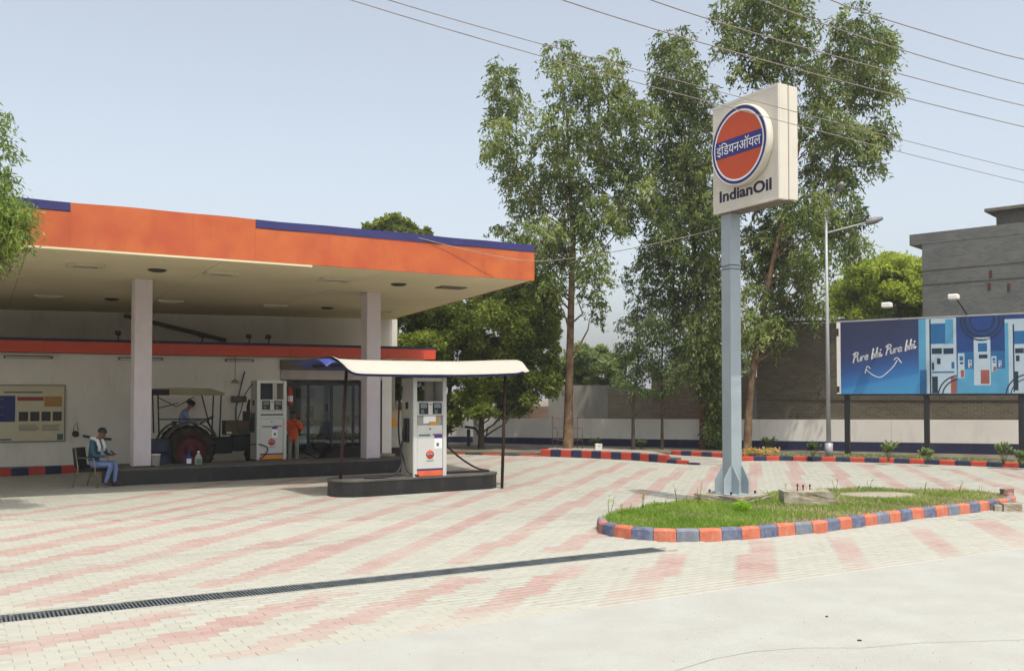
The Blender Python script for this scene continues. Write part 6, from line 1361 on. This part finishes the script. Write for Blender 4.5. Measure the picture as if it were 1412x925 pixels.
v, f = sprays(cs, rs, 120, 16, .12, .26, .45); npmesh('crown', v, f, leafmat('near_eucalyptus_leaf', (.07,.12,.03), (.16,.24,.05), (.30,.36,.08), .42), nt_)

# verge plants, guard frame and bits along the far wall
for i, (px, py, hgt, lab) in enumerate([(1121, 632, .5, 'leafy shrub behind the long kerb, left of the street lamp'), (1225, 636, .55, 'pale shrub behind the long kerb between the first two billboard posts'), (1384, 641, .62, 'tall pale shrub left of the third billboard post'), (1406, 642, .4, 'small pale shrub at the right edge beside the third billboard post'), (1279, 638, .4, 'thin shrub at the foot of the second billboard post'), (1060, 624, .5, 'sparse shrub against the navy wall base right of the sign pole'), (820, 618, .35, 'low green plant beside the white stone on the median'), (884, 619, .3, 'low plant at the foot of the forked young tree')]):
    weed(px, py, .1, hgt, lab, 34, MATS['young_leaf'] if i in (0, 5, 6, 7) else palel, spread=.26, lsize=.11, group='shrubs along the planted strip', name='verge_shrub', cat='shrub')
dp = G(1037, 628, .1); t = thing('dry_plant', 'yellow dried plant heap just right of the sign pole by the far kerb', 'plant', dp, 0)
v, f = crownleaves([(0, 0, .12), (.35, 0, .12), (.7, .05, .14), (-.2, 0, .1)], [(.25, .2, .12)]*4, 900, .1, .4); npmesh('foliage', v, f, leafmat('dry_yellow_leaf', (.3, .2, .05), (.45, .32, .09), (.6, .48, .2), .3), t); MB().tube([(0, 0, -.05), (.3, 0, .1)], .02, 5).build('stem', barkd, t)
ds = thing('leafy_sucker', 'dense dark green shoots at the foot of the reddish trunk', 'plant', P(985, 618, 34.4).xy.to_3d() + Vector((0, 0, .1)), 0)
v, f = crownleaves([(0, 0, .6), (.3, 0, 1.1), (.1, 0, 1.6), (.35, 0, .3)], [(.4, .35, .5)]*4, 3800, .14, .35, .6); npmesh('foliage', v, f, eucd, ds); MB().tube([(0, 0, -.05), (.15, 0, 1.2)], .03, 5).build('stem', barkd, ds)
tg = thing('tree_guard', 'rusty metal frame guard standing around the tan eucalyptus trunk', 'tree guard', P(783, 617, 33.8).xy.to_3d() + Vector((0, 0, .1)), .2)
for (x, y) in ((-.45, -.3), (.45, -.3), (-.45, .4), (.45, .4)): MB().tube([(x, y, 0), (x*1.05, y, 1.25)], .012, 6).build('guard_post', mat('dull_red_steel', lin((140, 104, 96)), .8), tg)
for z in (.4, .8, 1.15): MB().tube([(-.46, -.3, z), (.46, -.3, z), (.46, .4, z), (-.46, .4, z), (-.46, -.3, z)], .007, 5, caps=False).build('guard_rail', MATS['dull_red_steel'], tg)
o = MB().lathe([(.252, .0), (.246, .4)], 12).build('red_band', kerb_r2, None); o.location = (P(783.5, 617, 34.0).x, 34.0, .12); tag(o, 'red painted band around the foot of the tan trunk', 'paint band')
bpy.data.objects.remove(o)
ws = G(826, 620.5, .18); o = rough_block('white_stone', 'white painted arch shaped stone on the median kerb', 'stone', (ws.x, ws.y + .2, .17), 0, .24, .18, .22, mat('white_stone_paint', lv((226, 222, 214)), .9, vary=.15, scale=9), .03, 5)
# dull grass and low clutter far left of median
dpx = [(712, 629, .25, 'dark rag lying on the paving near the low worn kerb')]
# scattered grit and small stones on the paving
gr = MB(); 
for k in range(420):
    px, py = random.uniform(0, 1412), random.uniform(650, 924); p = G(px, py)
    if p.y > 25: continue
    s = random.uniform(.002, .006) * (1.3 if random.random() < .1 else 1); a = random.uniform(0, 6)
    gr.add([(p.x + s*math.cos(a + i*2.1), p.y + s*math.sin(a + i*2.1), .001) for i in range(3)] + [(p.x, p.y, s*.9)], [(0, 1, 3), (1, 2, 3), (2, 0, 3)])
o = gr.build('grit', mat('grit_brown', lin((120, 104, 84)), .9, vary=.3, scale=3), None); tag(o, 'small scattered grit and leaf bits on the paving', 'grit', kind='stuff')
for i, (px, py, s, lab) in enumerate([(1185, 883, .05, 'small dark pebble on the concrete road at the lower right'), (1140, 850, .045, 'flat brown leaf on the concrete road right of centre'), (866, 806, .0, ''), (640, 820, .0, '')]):
    if s: p = G(px, py); rough_block('pebble', lab, 'pebble', (p.x, p.y, 0), i, s*.6, s*.4, s*.18, mat('pebble_dark', lin((88, 76, 62)), .9), .006, 3)

# ------------------------------------------------------------------ thin summer haze
hm = bpy.data.materials.new('haze_air'); hm.use_nodes = True; hn = hm.node_tree; hn.nodes.remove(hn.nodes['Principled BSDF'])
pvn = hn.nodes.new('ShaderNodeVolumePrincipled'); pvn.inputs['Color'].default_value = (0.93, 0.95, 1.0, 1); pvn.inputs['Density'].default_value = 0.0007; pvn.inputs['Anisotropy'].default_value = 0.2
hn.links.new(pvn.outputs[0], hn.nodes['Material Output'].inputs['Volume'])
hz = MB().box((-950, -350, -1.5), (950, 1550, 22)).build('haze', hm); tag(hz, kind='stuff', label='thin pale summer haze over the whole forecourt', cat='haze')
